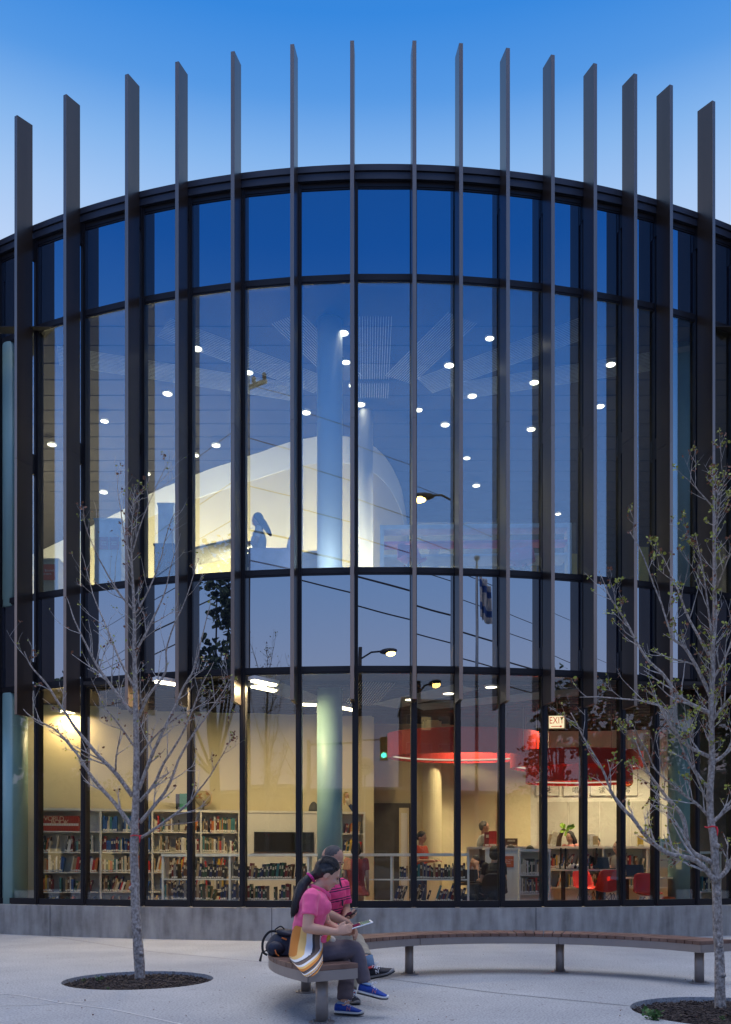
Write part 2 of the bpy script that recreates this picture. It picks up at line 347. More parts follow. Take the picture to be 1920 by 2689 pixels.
# ------------------------------------------------------------------ library building
BX,BY,BR=.30,29.0,15.05
def arc(phi, r=BR, z=0): return Vector((BX+r*sin(phi),BY-r*cos(phi),z))
def phi_of(x):
    k=(x-CXP)/F_PX; a=k*k+1; b=-2*(k*BX+BY); c=BX*BX+BY*BY-BR*BR
    t=(-b-sqrt(b*b-4*a*c))/(2*a); return atan2(k*t-BX,BY-t)
MULX=[98,221,375,500,638,785,933,1087,1202,1318,1429,1534,1634,1723,1829]
PHI=[phi_of(x) for x in MULX]
for _ in range(7): PHI.insert(0,PHI[0]-.061)
for _ in range(7): PHI.append(PHI[-1]+.056)
NB=len(PHI)-1
def refl(x, y, t):                  # point seen mirrored in the pane at pixel x,y, t metres in front of the glass
    ph=phi_of(x); i=max(k for k in range(NB) if PHI[k]<=ph)
    a,b=arc(PHI[i]),arc(PHI[i+1]); d=Vector(((x-CXP)/F_PX,1,(HZP-y)/F_PX))
    nn=Vector((b.y-a.y,-(b.x-a.x),0)).normalized(); 
    if nn.y>0: nn=-nn
    s=(a.x*nn.x+a.y*nn.y)/(d.x*nn.x+d.y*nn.y); h=Vector((0,0,CAMH))+d*s
    r=d-2*d.dot(nn)*nn; r/=sqrt(r.x**2+r.y**2); return h+r*t

lib=thing('library_building','two storey curved glass library with dark mullions and tall vertical fins','building',(BX,14.0,0))
def arc_pts(r, p0=PHI[0], p1=PHI[-1], n=90): return [arc(p0+(p1-p0)*k/n,r) for k in range(n+1)]
def arc_band(mb, r0, r1, z0, z1, n=90, p0=PHI[0], p1=PHI[-1], mi=0):
    rows=[]
    for k in range(n+1):
        ph=p0+(p1-p0)*k/n; a=arc(ph,r0); b=arc(ph,r1)
        rows.append([(a.x,a.y,z0),(b.x,b.y,z0),(b.x,b.y,z1),(a.x,a.y,z1)])
    mb.strip(rows,True,mi,True); return mb
mb=MB(); arc_band(mb,BR-.25,BR+.17,-.1,.535)
for x in (150,720,1398,1250-700):
    if x==550: continue
    ph=phi_of(x); c=arc(ph,BR+.168); mb.box((c.x,c.y,.22),(.012,.012,.632),rz=ph,mi=1)
mb.build('base_wall',[M['concrete'],M['joint']],lib)
mb=MB(); arc_band(mb,BR-.5,BR+.10,12.47,12.57); arc_band(mb,BR-.5,BR+.075,12.35,12.462); mb.build('roof_edge',M['coping'],lib)
# mullions, transoms, panes
TR=[(.545,.648),(4.385,4.475),(5.99,6.08),(10.75,10.85),(12.27,12.345)]
def wall_box(mb, p0, p1, z0, z1, r_in, r_out, mi=0):
    a0,a1=arc(p0,r_in),arc(p1,r_in); b0,b1=arc(p0,r_out),arc(p1,r_out)
    mb.prism([(a0.x,a0.y),(a1.x,a1.y),(b1.x,b1.y),(b0.x,b0.y)],z0,z1,mi)
hw=.047/BR
for i,ph in enumerate(PHI):
    mb=MB(); wall_box(mb,ph-hw,ph+hw,.549,12.345,BR-.10,BR+.035)
    wall_box(mb,ph-hw*.45,ph+hw*.45,.549,12.345,BR+.0352,BR+.05)
    mb.build('mullion',M['bronze'],lib)
for (z0,z1) in TR:
    mb=MB()
    for i in range(NB):
        wall_box(mb,PHI[i]+hw,PHI[i+1]-hw,z0,z1,BR-.09,BR+.022)
        wall_box(mb,PHI[i]+hw,PHI[i+1]-hw,z0-.028,z0-.001,BR-.09,BR+.012)
    mb.build('transom',M['bronze'],lib)
for i in range(NB):
    for r,(z0,z1,kind) in enumerate(((.649,4.356,'g'),(4.476,5.961,'s'),(6.081,10.72,'g'),(10.851,12.241,'s'))):
        mb=MB(); a0,a1=arc(PHI[i]+hw,BR),arc(PHI[i+1]-hw,BR)
        t=Vector((-(a1.y-a0.y),a1.x-a0.x,0)).normalized()*.012
        mb.prism([(a0.x,a0.y),(a1.x,a1.y),(a1.x+t.x,a1.y+t.y),(a0.x+t.x,a0.y+t.y)],z0,z1)
        mb.build('window_pane' if kind=='g' else 'spandrel_panel',(M['glass_low'] if z1<5 else M['glass']) if kind=='g' else M['spandrel'],lib)
# vertical fins on brackets
for i,ph in enumerate(PHI):
    ang=ph*1.06; base=arc(ph,BR+.10)+Vector((-.03,0,0)); d=Vector((sin(ang),-cos(ang),0)); n=Vector((d.y,-d.x,0))
    def slab(mb,z0,z1,u0,u1,th,mi=0):
        q=[base+d*u0-n*th/2,base+d*u1-n*th/2,base+d*u1+n*th/2,base+d*u0+n*th/2]; mb.prism([(p.x,p.y) for p in q],z0,z1,mi)
    mb=MB(); slab(mb,3.85,8.286,0,.34,.062); slab(mb,8.291,14.33,0,.34,.062); mb.v[-3].z=mb.v[-2].z=14.24
    f=mb.build('fin',M['fin'],lib)
    mb=MB(); slab(mb,3.85,8.286,.3405,.346,.060); slab(mb,8.291,14.235,.3405,.346,.060); mb.build('fin_edge_lit',M['fin_edge_lit'],f)  # front edge: same metal, lightened to stand for the sky it mirrors
    for z0,z1 in ((4.5,4.84),(8.17,8.52),(11.97,12.33)):
        m2=MB(); slab(m2,z0,z1,-.075,-.002,.05); m2.build('bracket',M['bronze'],f)
# floors, ceilings, roof
def plate(name, z0, z1, r, mat, back=31.0):
    mb=MB(); pts=arc_pts(r,n=60); poly=[(p.x,p.y) for p in pts]+[(pts[-1].x,back),(pts[0].x,back)]
    mb.prism(poly,z0,z1); return mb.build(name,mat,lib)
plate('ground_floor',-.05,.30,BR-.26,M['carpet'])
plate('floor_slab',4.37,5.93,BR-.12,M['dark_ceiling'])
plate('upper_floor',5.932,5.95,BR-.13,M['carpet2'])
plate('ceiling',10.74,10.80,BR-.12,M['dark_deck'])
plate('roof',11.2,12.2,BR-.12,M['coping'])
x0,x1=arc(PHI[0]).x,arc(PHI[-1]).x
mb=MB(); mb.box(((x0+x1)/2,31.1,6.2),(x1-x0+.4,.2,12.3)); 
for x in (x0,x1): mb.box((x,(arc(PHI[0]).y+31)/2,6.2),(.2,31-arc(PHI[0]).y,12.3))
mb.build('rear_wall',M['concrete'],lib)
# slat ribs under the upper ceiling deck
mb=MB()
for k in range(24):
    y=15.2+k*.55; mb.box((0,y,10.733),(16,.2,.012))
mb.build('ceiling_rib',M['dark_deck'],lib)
mb=MB()
for k in range(60):
    y=14.6+k*.16; mb.box((2.2,y,4.33),(14,.05,.06))
mb.build('ceiling_slat',M['dark_ceiling'],lib)
# white linear diffuser panels radiating from the column
def fan(z, c, dirs, name, lat=.045, n=14):
    for (a,r0,r1) in dirs:
        mb=MB(); d=Vector((sin(R_(a)),-cos(R_(a)),0)); t=Vector((d.y,-d.x,0))
        for k in range(n):
            o=(k-(n-1)/2)*lat
            p=Vector((c[0],c[1],z))+t*o+d*(r0+r1)/2; mb.box(p,(.007,r1-r0,.012),rz=R_(a))
        mb.build(name,M['slat'],lib)
fan(10.55,(.15,17.3),[(0,.9,2.75),(0,.25,.75),(-29,1.0,3.1),(29,1.0,3.1),(-56,1.2,4.4),(56,1.2,4.4),(-74,1.6,6.0),(74,1.6,6.0)],'ceiling_diffuser')
fan(4.27,(-.25,17.1),[(9,.9,2.9),(-28,1.0,3.0),(38,1.0,3.2),(62,1.4,4.6)],'ceiling_diffuser')
# columns just inside the glass
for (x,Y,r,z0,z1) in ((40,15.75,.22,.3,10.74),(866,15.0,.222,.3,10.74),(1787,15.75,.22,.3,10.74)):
    p=P(x,0,Y); mb=MB(); mb.cyl((p.x,Y),r,z0,4.37,32); mb.build('column',M['col_paint'] if x==866 else M['col_shaded'],lib,smooth=True)  # side columns: same paint, darkened to stand for their weaker light
    mb=MB(); mb.cyl((p.x,Y),r,5.95,z1,32); mb.build('upper_column',M['col_lit'] if x==866 else M['col_shaded'],lib,smooth=True)  # centre column upstairs: paint whitened to stand for sky light on it
p=P(960,0,17.5); mb=MB(); mb.cyl((p.x,17.5),.155,5.95,10.5,24); mb.build('upper_column',M['white'],lib,smooth=True)
# ground floor inner walls
def wallseg(mb, a, b, z0, z1, th=.14, mi=0):
    a,b=Vector(a),Vector(b); t=(b-a).normalized(); n=Vector((-t.y,t.x))*th
    mb.prism([a,b,b+n,a+n],z0,z1,mi)
mb=MB(); wallseg(mb,(-9.3,17.36),(-7.3,16.50),.3,4.368); wallseg(mb,(-7.3,16.50),(.17,17.62),.3,4.368); mb.build('inner_wall',M['cream'],lib)
mb=MB(); wallseg(mb,(.17,18.5),(1.10,18.5),.3,4.368); wallseg(mb,(1.08,18.42),(2.05,18.62),.3,4.368); wallseg(mb,(2.06,18.95),(3.0,19.2),.3,4.368); wallseg(mb,(3.0,19.12),(3.75,19.45),.3,4.368)
mb.cyl((1.42,18.25),.20,.3,4.368,24); mb.build('inner_wall',M['cream'],lib)
mb=MB(); wallseg(mb,(3.7,19.55),(6.9,19.25),.3,4.368); mb.build('inner_wall',M['white'],lib)
mb=MB(); wallseg(mb,(6.9,19.4),(13,22.5),.3,4.368); wallseg(mb,(6.85,19.4),(6.85,24),.3,4.368); mb.build('inner_wall',M['darkwood'],lib)
# dark recess with an open cream door
mb=MB(); mb.box((.61,18.47,1.445),(.84,.05,2.29)); mb.build('door_surround',M['darkwood'],lib)
mb=MB(); mb.box((.83,18.42,1.40),(.21,.06,2.17)); d=mb.build('door',M['cream'],lib); mb=MB(); mb.box((.83,18.385,1.40),(.13,.012,1.95)); mb.build('door_panel',M['white'],d)
# upper drum: recessed bright wall and bulkhead band
path=[(-12.0,27.5),(-9.46,25.46),(-6.58,22.9),(-5.6,21.9),(-4.11,20.74),(-2.73,19.84),(-1.9,19.3),(-1.3,19.0),(-.8,18.9),(-.3,18.97),(.17,19.35),(.53,20.06),(.84,21.2),(1.0,22.3),(1.3,25)]
def smooth_path(pts, n=4):
    out=[]
    for i in range(len(pts)-1):
        p0=Vector(pts[max(i-1,0)]);p1=Vector(pts[i]);p2=Vector(pts[i+1]);p3=Vector(pts[min(i+2,len(pts)-1)])
        for k in range(n):
            t=k/n; out.append(.5*((2*p1)+(-p0+p2)*t+(2*p0-5*p1+4*p2-p3)*t*t+(-p0+3*p1-3*p2+p3)*t**3))
    out.append(Vector(pts[-1])); return out
sp=smooth_path(path)
def extr(mb, pts, off0, off1, z0, z1):
    rows=[]
    for i,p in enumerate(pts):
        t=(pts[min(i+1,len(pts)-1)]-pts[max(i-1,0)]).normalized(); n=Vector((-t.y,t.x))
        a=p+n*off0; b=p+n*off1; rows.append([(a.x,a.y,z0),(b.x,b.y,z0),(b.x,b.y,z1),(a.x,a.y,z1)])
    mb.strip(rows,True,0,True)
mb=MB(); extr(mb,sp,0,.0115,10.14,10.735); mb.build('bulkhead',M['white'],lib)
mb=MB(); extr(mb,sp,.012,.2,5.95,10.735); mb.build('drum_wall',M['cream'],lib)
mb=MB(); mb.box((2.6,17.6,7.1),(3.4,.2,2.3)); mb.build('upper_partition',M['darkwood'],lib)
# ------------------------------------------------------------------ lamps
LAMP=em('lamp_diffuser',(1,.90,.72),7)
LAMPT=pm('lamp_trim',(.7,.7,.7),.4)
def alight(name, loc, energy, size, col=(1,.80,.52), rot=(0,0,0), size_y=None, spread=None):
    l=bpy.data.lights.new(name,'AREA'); l.energy=energy; l.color=col; l.shape='DISK' if size_y is None else 'RECTANGLE'; l.size=size
    if size_y: l.size_y=size_y
    if spread: l.spread=spread
    o=bpy.data.objects.new(name,l); COL.objects.link(o); o.location=loc; o.rotation_euler=rot; return o
def downlight(x, y, z, label, r=.10, energy=0):
    k=z-CAMH; Y=k*F_PX/(HZP-y); p=P(x,y,Y)
    t=thing('downlight',label,'ceiling light',p,'round downlights in the library ceilings')
    mb=MB(); mb.lathe(p,[(r*1.18,.03),(r*1.18,0),(r*.98,-.002),(r*.98,.03)],20); mb.build('lamp_trim',LAMPT,t)
    mb=MB(); mb.cyl((p.x,p.y),r*.96,p.z+.004,p.z+.02,20); mb.build('lamp_diffuser',LAMP,t)
    if energy: alight('downlight_lamp',(p.x,p.y,p.z-.004),energy,r*1.9,spread=R_(75))
    return t
DL=[(438,775),(763,740),(769,805),(785,857),(553,828),(680,917),(372,875),(801,899),(232,936),(115,988),(230,1094),(998,812),(1088,752),(1049,880),(989,944),(1180,954),(930,911),(1058,1079),(1187,850),(1357,810),(1333,903),(1037,1018),(480,990),(1240,1142),(325,1053),(434,1012)]
def ordn(n): return str(n)+('th' if 10<=n%100<=20 else {1:'st',2:'nd',3:'rd'}.get(n%10,'th'))
srt=sorted(DL,key=lambda q:q[0])
for q in DL:
    x,y=q[0]*1.1823,q[1]*1.1823; n=srt.index(q)+1
    downlight(x,y,10.52,f'round lit downlight in the upper storey ceiling, {ordn(n)} counted from the left',.086 if n%3 else .074,18 if y>1020 and abs(q[0]-790)>120 else 0)
for k,(x,y) in enumerate(((1290,1805),(1178,1822),(1078,1838))):
    downlight(x,y,4.26,f'round lit downlight in the ground floor ceiling, {["nearest the flagpole reflection","above the big red ring lamp","left of the big red ring lamp"][k]}',.10,6)
TUBE=em('fluorescent_tube',(1,.90,.62),9)
def linear_lamp(a, b, z, label, energy):
    A=P(a[0],a[1],(z-CAMH)*F_PX/(HZP-a[1])); B=P(b[0],b[1],(z-CAMH)*F_PX/(HZP-b[1])); c=(A+B)/2; d=B-A; ang=atan2(d.y,d.x)
    t=thing('linear_lamp',label,'ceiling light',c,'linear lamps along the ground floor ceiling')
    mb=MB(); mb.box((c.x,c.y,z+.045),(d.length+.06,.16,.06),rz=ang); mb.build('lamp_housing',M['white'],t)
    mb=MB(); mb.box((c.x,c.y,z),(d.length,.10,.03),rz=ang); mb.build('lamp_tube',TUBE,t)
    alight('linear_lamp_light',(c.x,c.y,z-.02),energy*2.1,d.length,(1,.74,.40),(0,0,ang),.12)
linear_lamp((664,1788),(722,1800),4.22,'bright linear ceiling lamp above the middle of the tall white bookcase',34)
linear_lamp((664,1803),(722,1815),4.22,'second of the two close linear lamps above the tall bookcase',10)
linear_lamp((866,1853),(932,1866),4.20,'linear ceiling lamp beside the pale teal column',4)
linear_lamp((410,1790),(462,1798),4.22,'linear ceiling lamp seen behind the leafless tree top',40)
linear_lamp((160,1868),(196,1872),4.20,'short linear lamp at the far left over the encyclopedias',13)
linear_lamp((790,1850),(830,1852),4.20,'short linear lamp left of the teal column',2)
# added fill lights, hidden below the sill, that brighten the drum wall
for (x,y,rz,e) in ((-8.2,21.0,.8,460),(-5.8,18.9,.8,400),(-4.1,18.1,.7,240),(-1.7,16.4,.2,240),(.9,17.3,-.2,110),(2.8,19.4,-1.2,160)):
    alight('drum_wall_fill',(x,y,6.5),e,.5,(1,.87,.62),(R_(128),0,rz),1.5)
# lamps over the right hand reading area
for (x,y,e) in ((2.2,17.6,56),(4.9,17.9,70),(6.0,17.8,54),(3.6,16.9,44),(6.3,17.0,36)):
    alight('reading_lamp',(x,y,4.2),e,.3,(1,.82,.52),spread=R_(130))

alight('column_fill_light',(-.62,14.25,6.0),8,.5,(.82,.92,1),(R_(158),0,0),.12)  # added fill light below the sill, only brightens the upper column
# ------------------------------------------------------------------ curved bench
BCX,BCY,BENR=1.55,7.55,2.17
M['wood']=pm('ipe_wood',(.11,.055,.038),.55,0,.4,5,bump=.15,bscale=40,col2=(.23,.135,.10))
M['bench_steel']=pm('grey_brown_steel',(.30,.26,.235),.42,.3,.06,5)
M['bolt']=pm('bolt_steel',(.35,.34,.33),.35,.8)
bench=thing('curved_bench','long curved park bench of dark wooden slats on round grey steel posts','bench',(BCX,BCY,0))
def bp(a, r, z): return (BCX+cos(a)*r, BCY+sin(a)*r, z)
A0,A1=R_(26.5),R_(214.5); NP=66; W=.225; BZ=.45
mb=MB(); st=(A1-A0)/NP
for k in range(NP):
    g=.0055/BENR; a0=A0+k*st+g; a1=A0+(k+1)*st-g; dz=RND.uniform(-.0012,.0012)
    q=[bp(a0,BENR-W,0),bp(a1,BENR-W,0),bp(a1,BENR+W,0),bp(a0,BENR+W,0)]
    mb.prism(q,BZ-.038,BZ+dz)
mb.build('seat',M['wood'],bench,bevel=.003)
def sector(mb,r0,r1,z0,z1,a0,a1,n=60):
    rows=[]
    for k in range(n+1):
        a=a0+(a1-a0)*k/n; rows.append([bp(a,r0,z0),bp(a,r1,z0),bp(a,r1,z1),bp(a,r0,z1)])
    mb.strip(rows,True,0,True)
LEGA=[R_(210),R_(166.5),R_(119.5),R_(73),R_(32)]
cuts=[A0]+sorted([R_(73),R_(119.5),R_(166.5)])+[A1]
mb=MB()
for i in range(4):
    a0,a1=cuts[i]+.002,cuts[i+1]-.002
    sector(mb,BENR-W+.004,BENR-W+.016,BZ-.115,BZ-.0385,a0,a1,24); sector(mb,BENR+W-.016,BENR+W-.004,BZ-.115,BZ-.0385,a0,a1,24)
for a,s in ((A0,1),(A1,-1)): sector(mb,BENR-W+.017,BENR+W-.017,BZ-.115,BZ-.0385,a+s*.0005,a+s*.006,2)
for a in LEGA: sector(mb,BENR-W+.018,BENR+W-.018,BZ-.10,BZ-.042,a-.03,a+.03,2)
mb.build('frame',M['bench_steel'],bench)
for a in LEGA:
    c=bp(a,BENR,0); mb=MB(); mb.cyl(c,.047,.012,BZ-.101,28); l=mb.build('leg',M['bench_steel'],bench,smooth=False)
    mb=MB(); mb.lathe((c[0],c[1],0),[(.098,.001),(.098,.009),(.092,.012)],32); mb.build('base_plate',M['bench_steel'],l)
    for k in range(4):
        mb=MB(); q=(c[0]+.075*cos(k*pi/2+.6),c[1]+.075*sin(k*pi/2+.6)); mb.cyl(q,.010,.0122,.020,6); mb.cyl(q,.005,.0201,.034,8); mb.build('bolt',M['bolt'],l)
for o in bench.children:
    if o.name.startswith('leg'): o.data.polygons.foreach_set('use_smooth',[len(p.vertices)==4 for p in o.data.polygons])
# ------------------------------------------------------------------ young street trees
def bark(name, c1, c2, stretch=(1,1,.7), scale=45):
    m=pm(name,c1,.9,0,.3,scale,bump=.9,bscale=60,stretch=stretch,col2=c2,detail=7)
    r=[n for n in m.node_tree.nodes if n.type=='VALTORGB'][0]; r.color_ramp.elements[0].position=.34; r.color_ramp.elements[1].position=.66; return m
M['bark']=bark('grey_brown_bark',(.20,.165,.14),(.50,.445,.39))
M['twig']=bark('pale_grey_twig',(.36,.33,.30),(.62,.58,.54),scale=40)
M['leaf_green']=pm('spring_leaf',(.21,.24,.025),.5,0,.35,30,col2=(.40,.42,.06))
M['leaf_brown']=pm('withered_leaf',(.10,.035,.015),.6,0,.4,30,col2=(.26,.10,.05))
M['ribbon']=pm('red_ribbon',(.75,.02,.04),.5)
def catmull(pts, n=4):
    out=[]
    for i in range(len(pts)-1):
        p0=pts[max(i-1,0)];p1=pts[i];p2=pts[i+1];p3=pts[min(i+2,len(pts)-1)]
        for k in range(n):
            t=k/n; out.append(.5*((2*p1)+(p2-p0)*t+(2*p0-5*p1+4*p2-p3)*t*t+(3*p1-p0-3*p2+p3)*t**3))
    out.append(pts[-1]); return out
def leaf_cluster(mb, p, n, size, rn, mi):
    for _ in range(n):
        d=Vector((rn.uniform(-1,1),rn.uniform(-1,1),rn.uniform(-.6,1))).normalized(); s=size*rn.uniform(.6,1.25)
        t=d.cross(Vector((rn.uniform(-1,1),rn.uniform(-1,1),rn.uniform(-1,1)))).normalized(); u=d.cross(t)
        c=p+d*s*.25
        mb.add([c,c+d*s*.35+t*s*.34+u*s*.08,c+d*s*.8+t*s*.30,c+d*s*1.0+u*s*.1,c+d*s*.8-t*s*.30,c+d*s*.35-t*s*.34+u*s*.08],[(0,1,2,3),(0,3,4,5)],mi)
def make_tree(name, label, base_px, trunk_px, limbs_px, r0, seed, leafy, group, twig_len=.42, extra=()):
    rn=random.Random(seed); b=G(*base_px); Yd=b.y; root=thing(name,label,'tree',b,group)
    tp=[P(x,y,Yd) for x,y in trunk_px]
    for p in tp[1:]: p.y+=rn.uniform(-.02,.02)
    tp[0].z=-.09
    tl=catmull(tp,5); zt=tl[-1].z; mb=MB(); rad=[]
    for p in tl:
        k=max(0,p.z)/zt; rad.append(max(.0045,r0*(1-.25*k/.25 if k<.25 else .80*(1-((k-.25)/.75))**.9+.0)*(1+.08*noise.noise(p*6))) if k<.25 else max(.0045,r0*.75*(1-(k-.25)/.75)**.85))
    tl=[p+Vector((noise.noise(p*3+Vector((seed,0,0)))*.012,noise.noise(p*3+Vector((0,seed,0)))*.012,0)) for p in tl]
    mb.tube(tl,rad,12)
    for q in (1.35,.95,.5,.28):     # knots and branch collars
        c=min(tl,key=lambda p:abs(p.z-q)); mb.ell(c+Vector((rn.uniform(-.03,.03),-.035,0)),(r0*.55,r0*.45,r0*.5))
    mb.build('trunk',M['bark'],root,smooth=True)
    crown=MB(); twigs=MB(); lv=MB(); tips=[]
    def twig(p, d, L, r, lvl):
        n=5; pts=[p]; dd=d.copy()
        for k in range(n):
            dd=(dd+Vector((rn.uniform(-.16,.16),rn.uniform(-.16,.16),rn.uniform(-.05,.17)))).normalized(); pts.append(pts[-1]+dd*L/n)
        (crown if lvl==0 else twigs).tube(pts,[r*(1-.75*k/n) for k in range(n+1)],5 if lvl else 6)
        if lvl<2:
            for k in range(1,n):
                if rn.random()<(.6 if lvl==0 else .33):
                    ax=dd.cross(Vector((rn.uniform(-1,1),rn.uniform(-1,1),rn.uniform(-1,1)))).normalized()
                    nd=(Quaternion(ax,rn.uniform(.5,.95))@dd); nd.z+=.18
                    twig(pts[k],nd.normalized(),L*rn.uniform(.38,.62),max(.0016,r*.55),lvl+1)
        for q in pts[2:]: tips.append(q)
        tips.append(pts[-1]); tips.append(pts[-1])
    limbs=list(limbs_px)
    for li,(pts,rr) in enumerate(limbs):
        dep=rn.uniform(-.55,.55); n=len(pts)
        q=[P(x,y,Yd) for x,y in pts]
        for i in range(n):
            k=i/(n-1); Y=Yd+dep*k; q[i]=P(pts[i][0],pts[i][1],Y)
        c=catmull(q,4); rad=[rr*(1-.84*i/(len(c)-1)) for i in range(len(c))]
        c=[p+Vector((noise.noise(p*5),noise.noise(p*5+Vector((3,1,2))),noise.noise(p*5+Vector((7,5,1)))))*.018*(i/len(c)) for i,p in enumerate(c)]
        crown.tube(c,rad,8)
        for i in range(2,len(c)-1):
            if rn.random()<(.42 if leafy=='bare' else .46):
                t=(c[i+1]-c[i]).normalized(); sd=1 if rn.random()<.5 else -1
                ax=Vector((0,1,0)) if rn.random()<.6 else Vector((rn.uniform(-1,1),rn.uniform(-1,1),rn.uniform(-1,1))).normalized()
                nd=Quaternion(ax,sd*rn.uniform(.45,.95))@t; nd.z=nd.z*.8+.25; nd.y+=rn.uniform(-.35,.35)
                twig(c[i],nd.normalized(),twig_len*rn.uniform(.5,1.25)*(1-.35*i/len(c)),max(.0024,rad[i]*.5),1 if rn.random()<.6 else 0)
        tips.append(c[-1]); tips += c[len(c)//2::2]
    ntr=len(tl)
    for i in range(int(ntr*.45),ntr-1):
        for _ in range(2 if rn.random()<.5 else 1):
            a=rn.uniform(0,2*pi); twig(tl[i],Vector((cos(a)*.7,sin(a)*.7,.7)).normalized(),twig_len*rn.uniform(.5,1.2)*(1-.62*i/ntr),.0035,1)
    crown.add(twigs.v,twigs.f,1); crown.build('branches',[M['bark'],M['twig']],root,smooth=True)
    for p in tips:
        x=rn.random()
        if leafy=='bare':
            if x<.07: leaf_cluster(lv,p,rn.randint(1,3),.030,rn,1)
            elif x<.125: leaf_cluster(lv,p,rn.randint(1,2),.026,rn,0)
        else:
            if x<.13: leaf_cluster(lv,p,rn.randint(2,4),.027,rn,0)
            elif x<.26: leaf_cluster(lv,p,rn.randint(1,3),.026,rn,1)
    lv.build('leaves',[M['leaf_green'],M['leaf_brown']],root)
    return root
LT=[((348,2174),(304,2113),(243,2043),(204,1983),(157,1926),(93,1891),(61,1861)),.026
   ,((348,2091),(304,2030),(261,1987),(209,1926),(165,1861),(126,1800),(87,1757),(65,1713)),.026
   ,((348,1874),(304,1817),(261,1757),(230,1700),(195,1627),(177,1568)),.020
   ,((370,2200),(417,2170),(491,2113),(522,2074),(561,2022),(591,1970),(607,1943)),.017
   ,((367,2161),(404,2117),(439,2070),(478,1978),(522,1909),(578,1826),(604,1783)),.022
   ,((367,2104),(404,2061),(430,2004),(470,1943),(500,1882),(522,1820),(560,1740)),.018
   ,((365,2074),(391,2004),(417,1943),(461,1852),(483,1800),(509,1757),(535,1660),(553,1580)),.022
   ,((365,1883),(391,1826),(435,1765),(440,1690),(490,1568),(523,1468)),.017
   ,((350,1800),(318,1740),(280,1650),(245,1560),(215,1450)),.015
   ,((352,1720),(395,1640),(430,1560),(450,1480),(475,1400)),.014
   ,((349,1600),(313,1556),(260,1468),(225,1380),(219,1332)),.012
   ,((350,1610),(366,1598),(414,1491),(449,1367),(473,1338)),.011
   ,((347,1497),(325,1400),(312,1300),(304,1237)),.009
   ,((348,1450),(372,1370),(405,1290),(434,1225)),.009
   ,((352,1960),(310,1900),(270,1850),(240,1780)),.012
   ,((362,1990),(410,1930),(470,1880),(540,1850),(590,1840)),.011]
LT=[(LT[i],LT[i+1]) for i in range(0,len(LT),2)]
treeL=make_tree('street_tree','leafless young tree with pale forking branches and a few brown buds in a round pit',(367,2567),
  [(367,2567),(362,2480),(355,2380),(352,2300),(354,2200),(357,2100),(358,2000),(357,1900),(355,1800),(352,1675),(350,1610),(349,1497),(346,1391),(352,1330),(360,1302)],LT,.060,11,'bare','young trees planted in the plaza')
RT=[((1881,2317),(1829,2261),(1750,2239),(1698,2196),(1655,2143),(1611,2091),(1581,2017),(1533,1935),(1498,1870)),.026
   ,((1872,2265),(1811,2230),(1795,2150),(1765,2110),(1742,2083),(1698,2022),(1677,1961),(1664,1931)),.024
   ,((1866,2150),(1830,2110),(1785,2078),(1720,2020),(1690,1960),(1660,1900)),.014
   ,((1868,1990),(1803,1956),(1763,1909),(1729,1852),(1637,1835),(1524,1828)),.018
   ,((1868,1874),(1820,1852),(1781,1826),(1742,1770),(1694,1722),(1640,1627),(1600,1560),(1575,1509)),.020
   ,((1872,1843),(1837,1765),(1798,1700),(1770,1680),(1758,1657),(1705,1497),(1657,1397)),.018
   ,((1876,1746),(1811,1627),(1770,1527),(1740,1456)),.013
   ,((1870,1675),(1847,1509),(1829,1397)),.010
   ,((1873,1332),(1835,1290),(1799,1249)),.007
   ,((1868,2080),(1810,2000),(1775,1920),(1750,1860),(1700,1810)),.014
   ,((1866,2120),(1830,2040),(1815,1960),(1800,1880)),.010
   ,((1882,2310),(1915,2275),(1945,2190),(1960,2100),(1990,1990),(2010,1900)),.026
   ,((1872,2160),(1905,2130),(1960,2090),(2010,2000)),.018
   ,((1868,2004),(1900,1985),(1950,1930),(1990,1850),(2020,1770)),.018
   ,((1868,1896),(1895,1860),(1930,1815),(1975,1740),(1990,1660)),.016
   ,((1870,1787),(1898,1740),(1930,1660),(1950,1580)),.013
   ,((1874,1560),(1900,1500),(1925,1420)),.010
   ,((1878,1420),(1890,1330),(1905,1240)),.007]
RT=[(RT[i],RT[i+1]) for i in range(0,len(RT),2)]
treeR=make_tree('street_tree','young tree with small yellow green leaf tufts beside the right end of the bench',(1895,2643),
  [(1895,2643),(1890,2483),(1887,2400),(1884,2310),(1874,2222),(1866,2135),(1868,2004),(1868,1896),(1870,1787),(1872,1700),(1879,1627),(1876,1420),(1882,1350),(1880,1295),(1858,1262)],RT,.046,23,'leafy','young trees planted in the plaza',.36)
def ribbon(tree, p, r):
    mb=MB(); rn=random.Random(2)
    mb.tube([p+Vector((cos(a)*r,sin(a)*r,.004*sin(3*a))) for a in [2*pi*k/18 for k in range(19)]],.006,6)
    mb.tube([p+Vector((r*.8,-r*.6,0)),p+Vector((r*.95,-r*.8,-.03)),p+Vector((r*.9,-r*.8,-.075))],[.009,.008,.003],6)
    mb.build('red_ribbon',M['ribbon'],tree)
ribbon(treeL,P(357,2195,G(367,2567).y),.056); ribbon(treeR,P(1867,2172,G(1895,2643).y),.045)
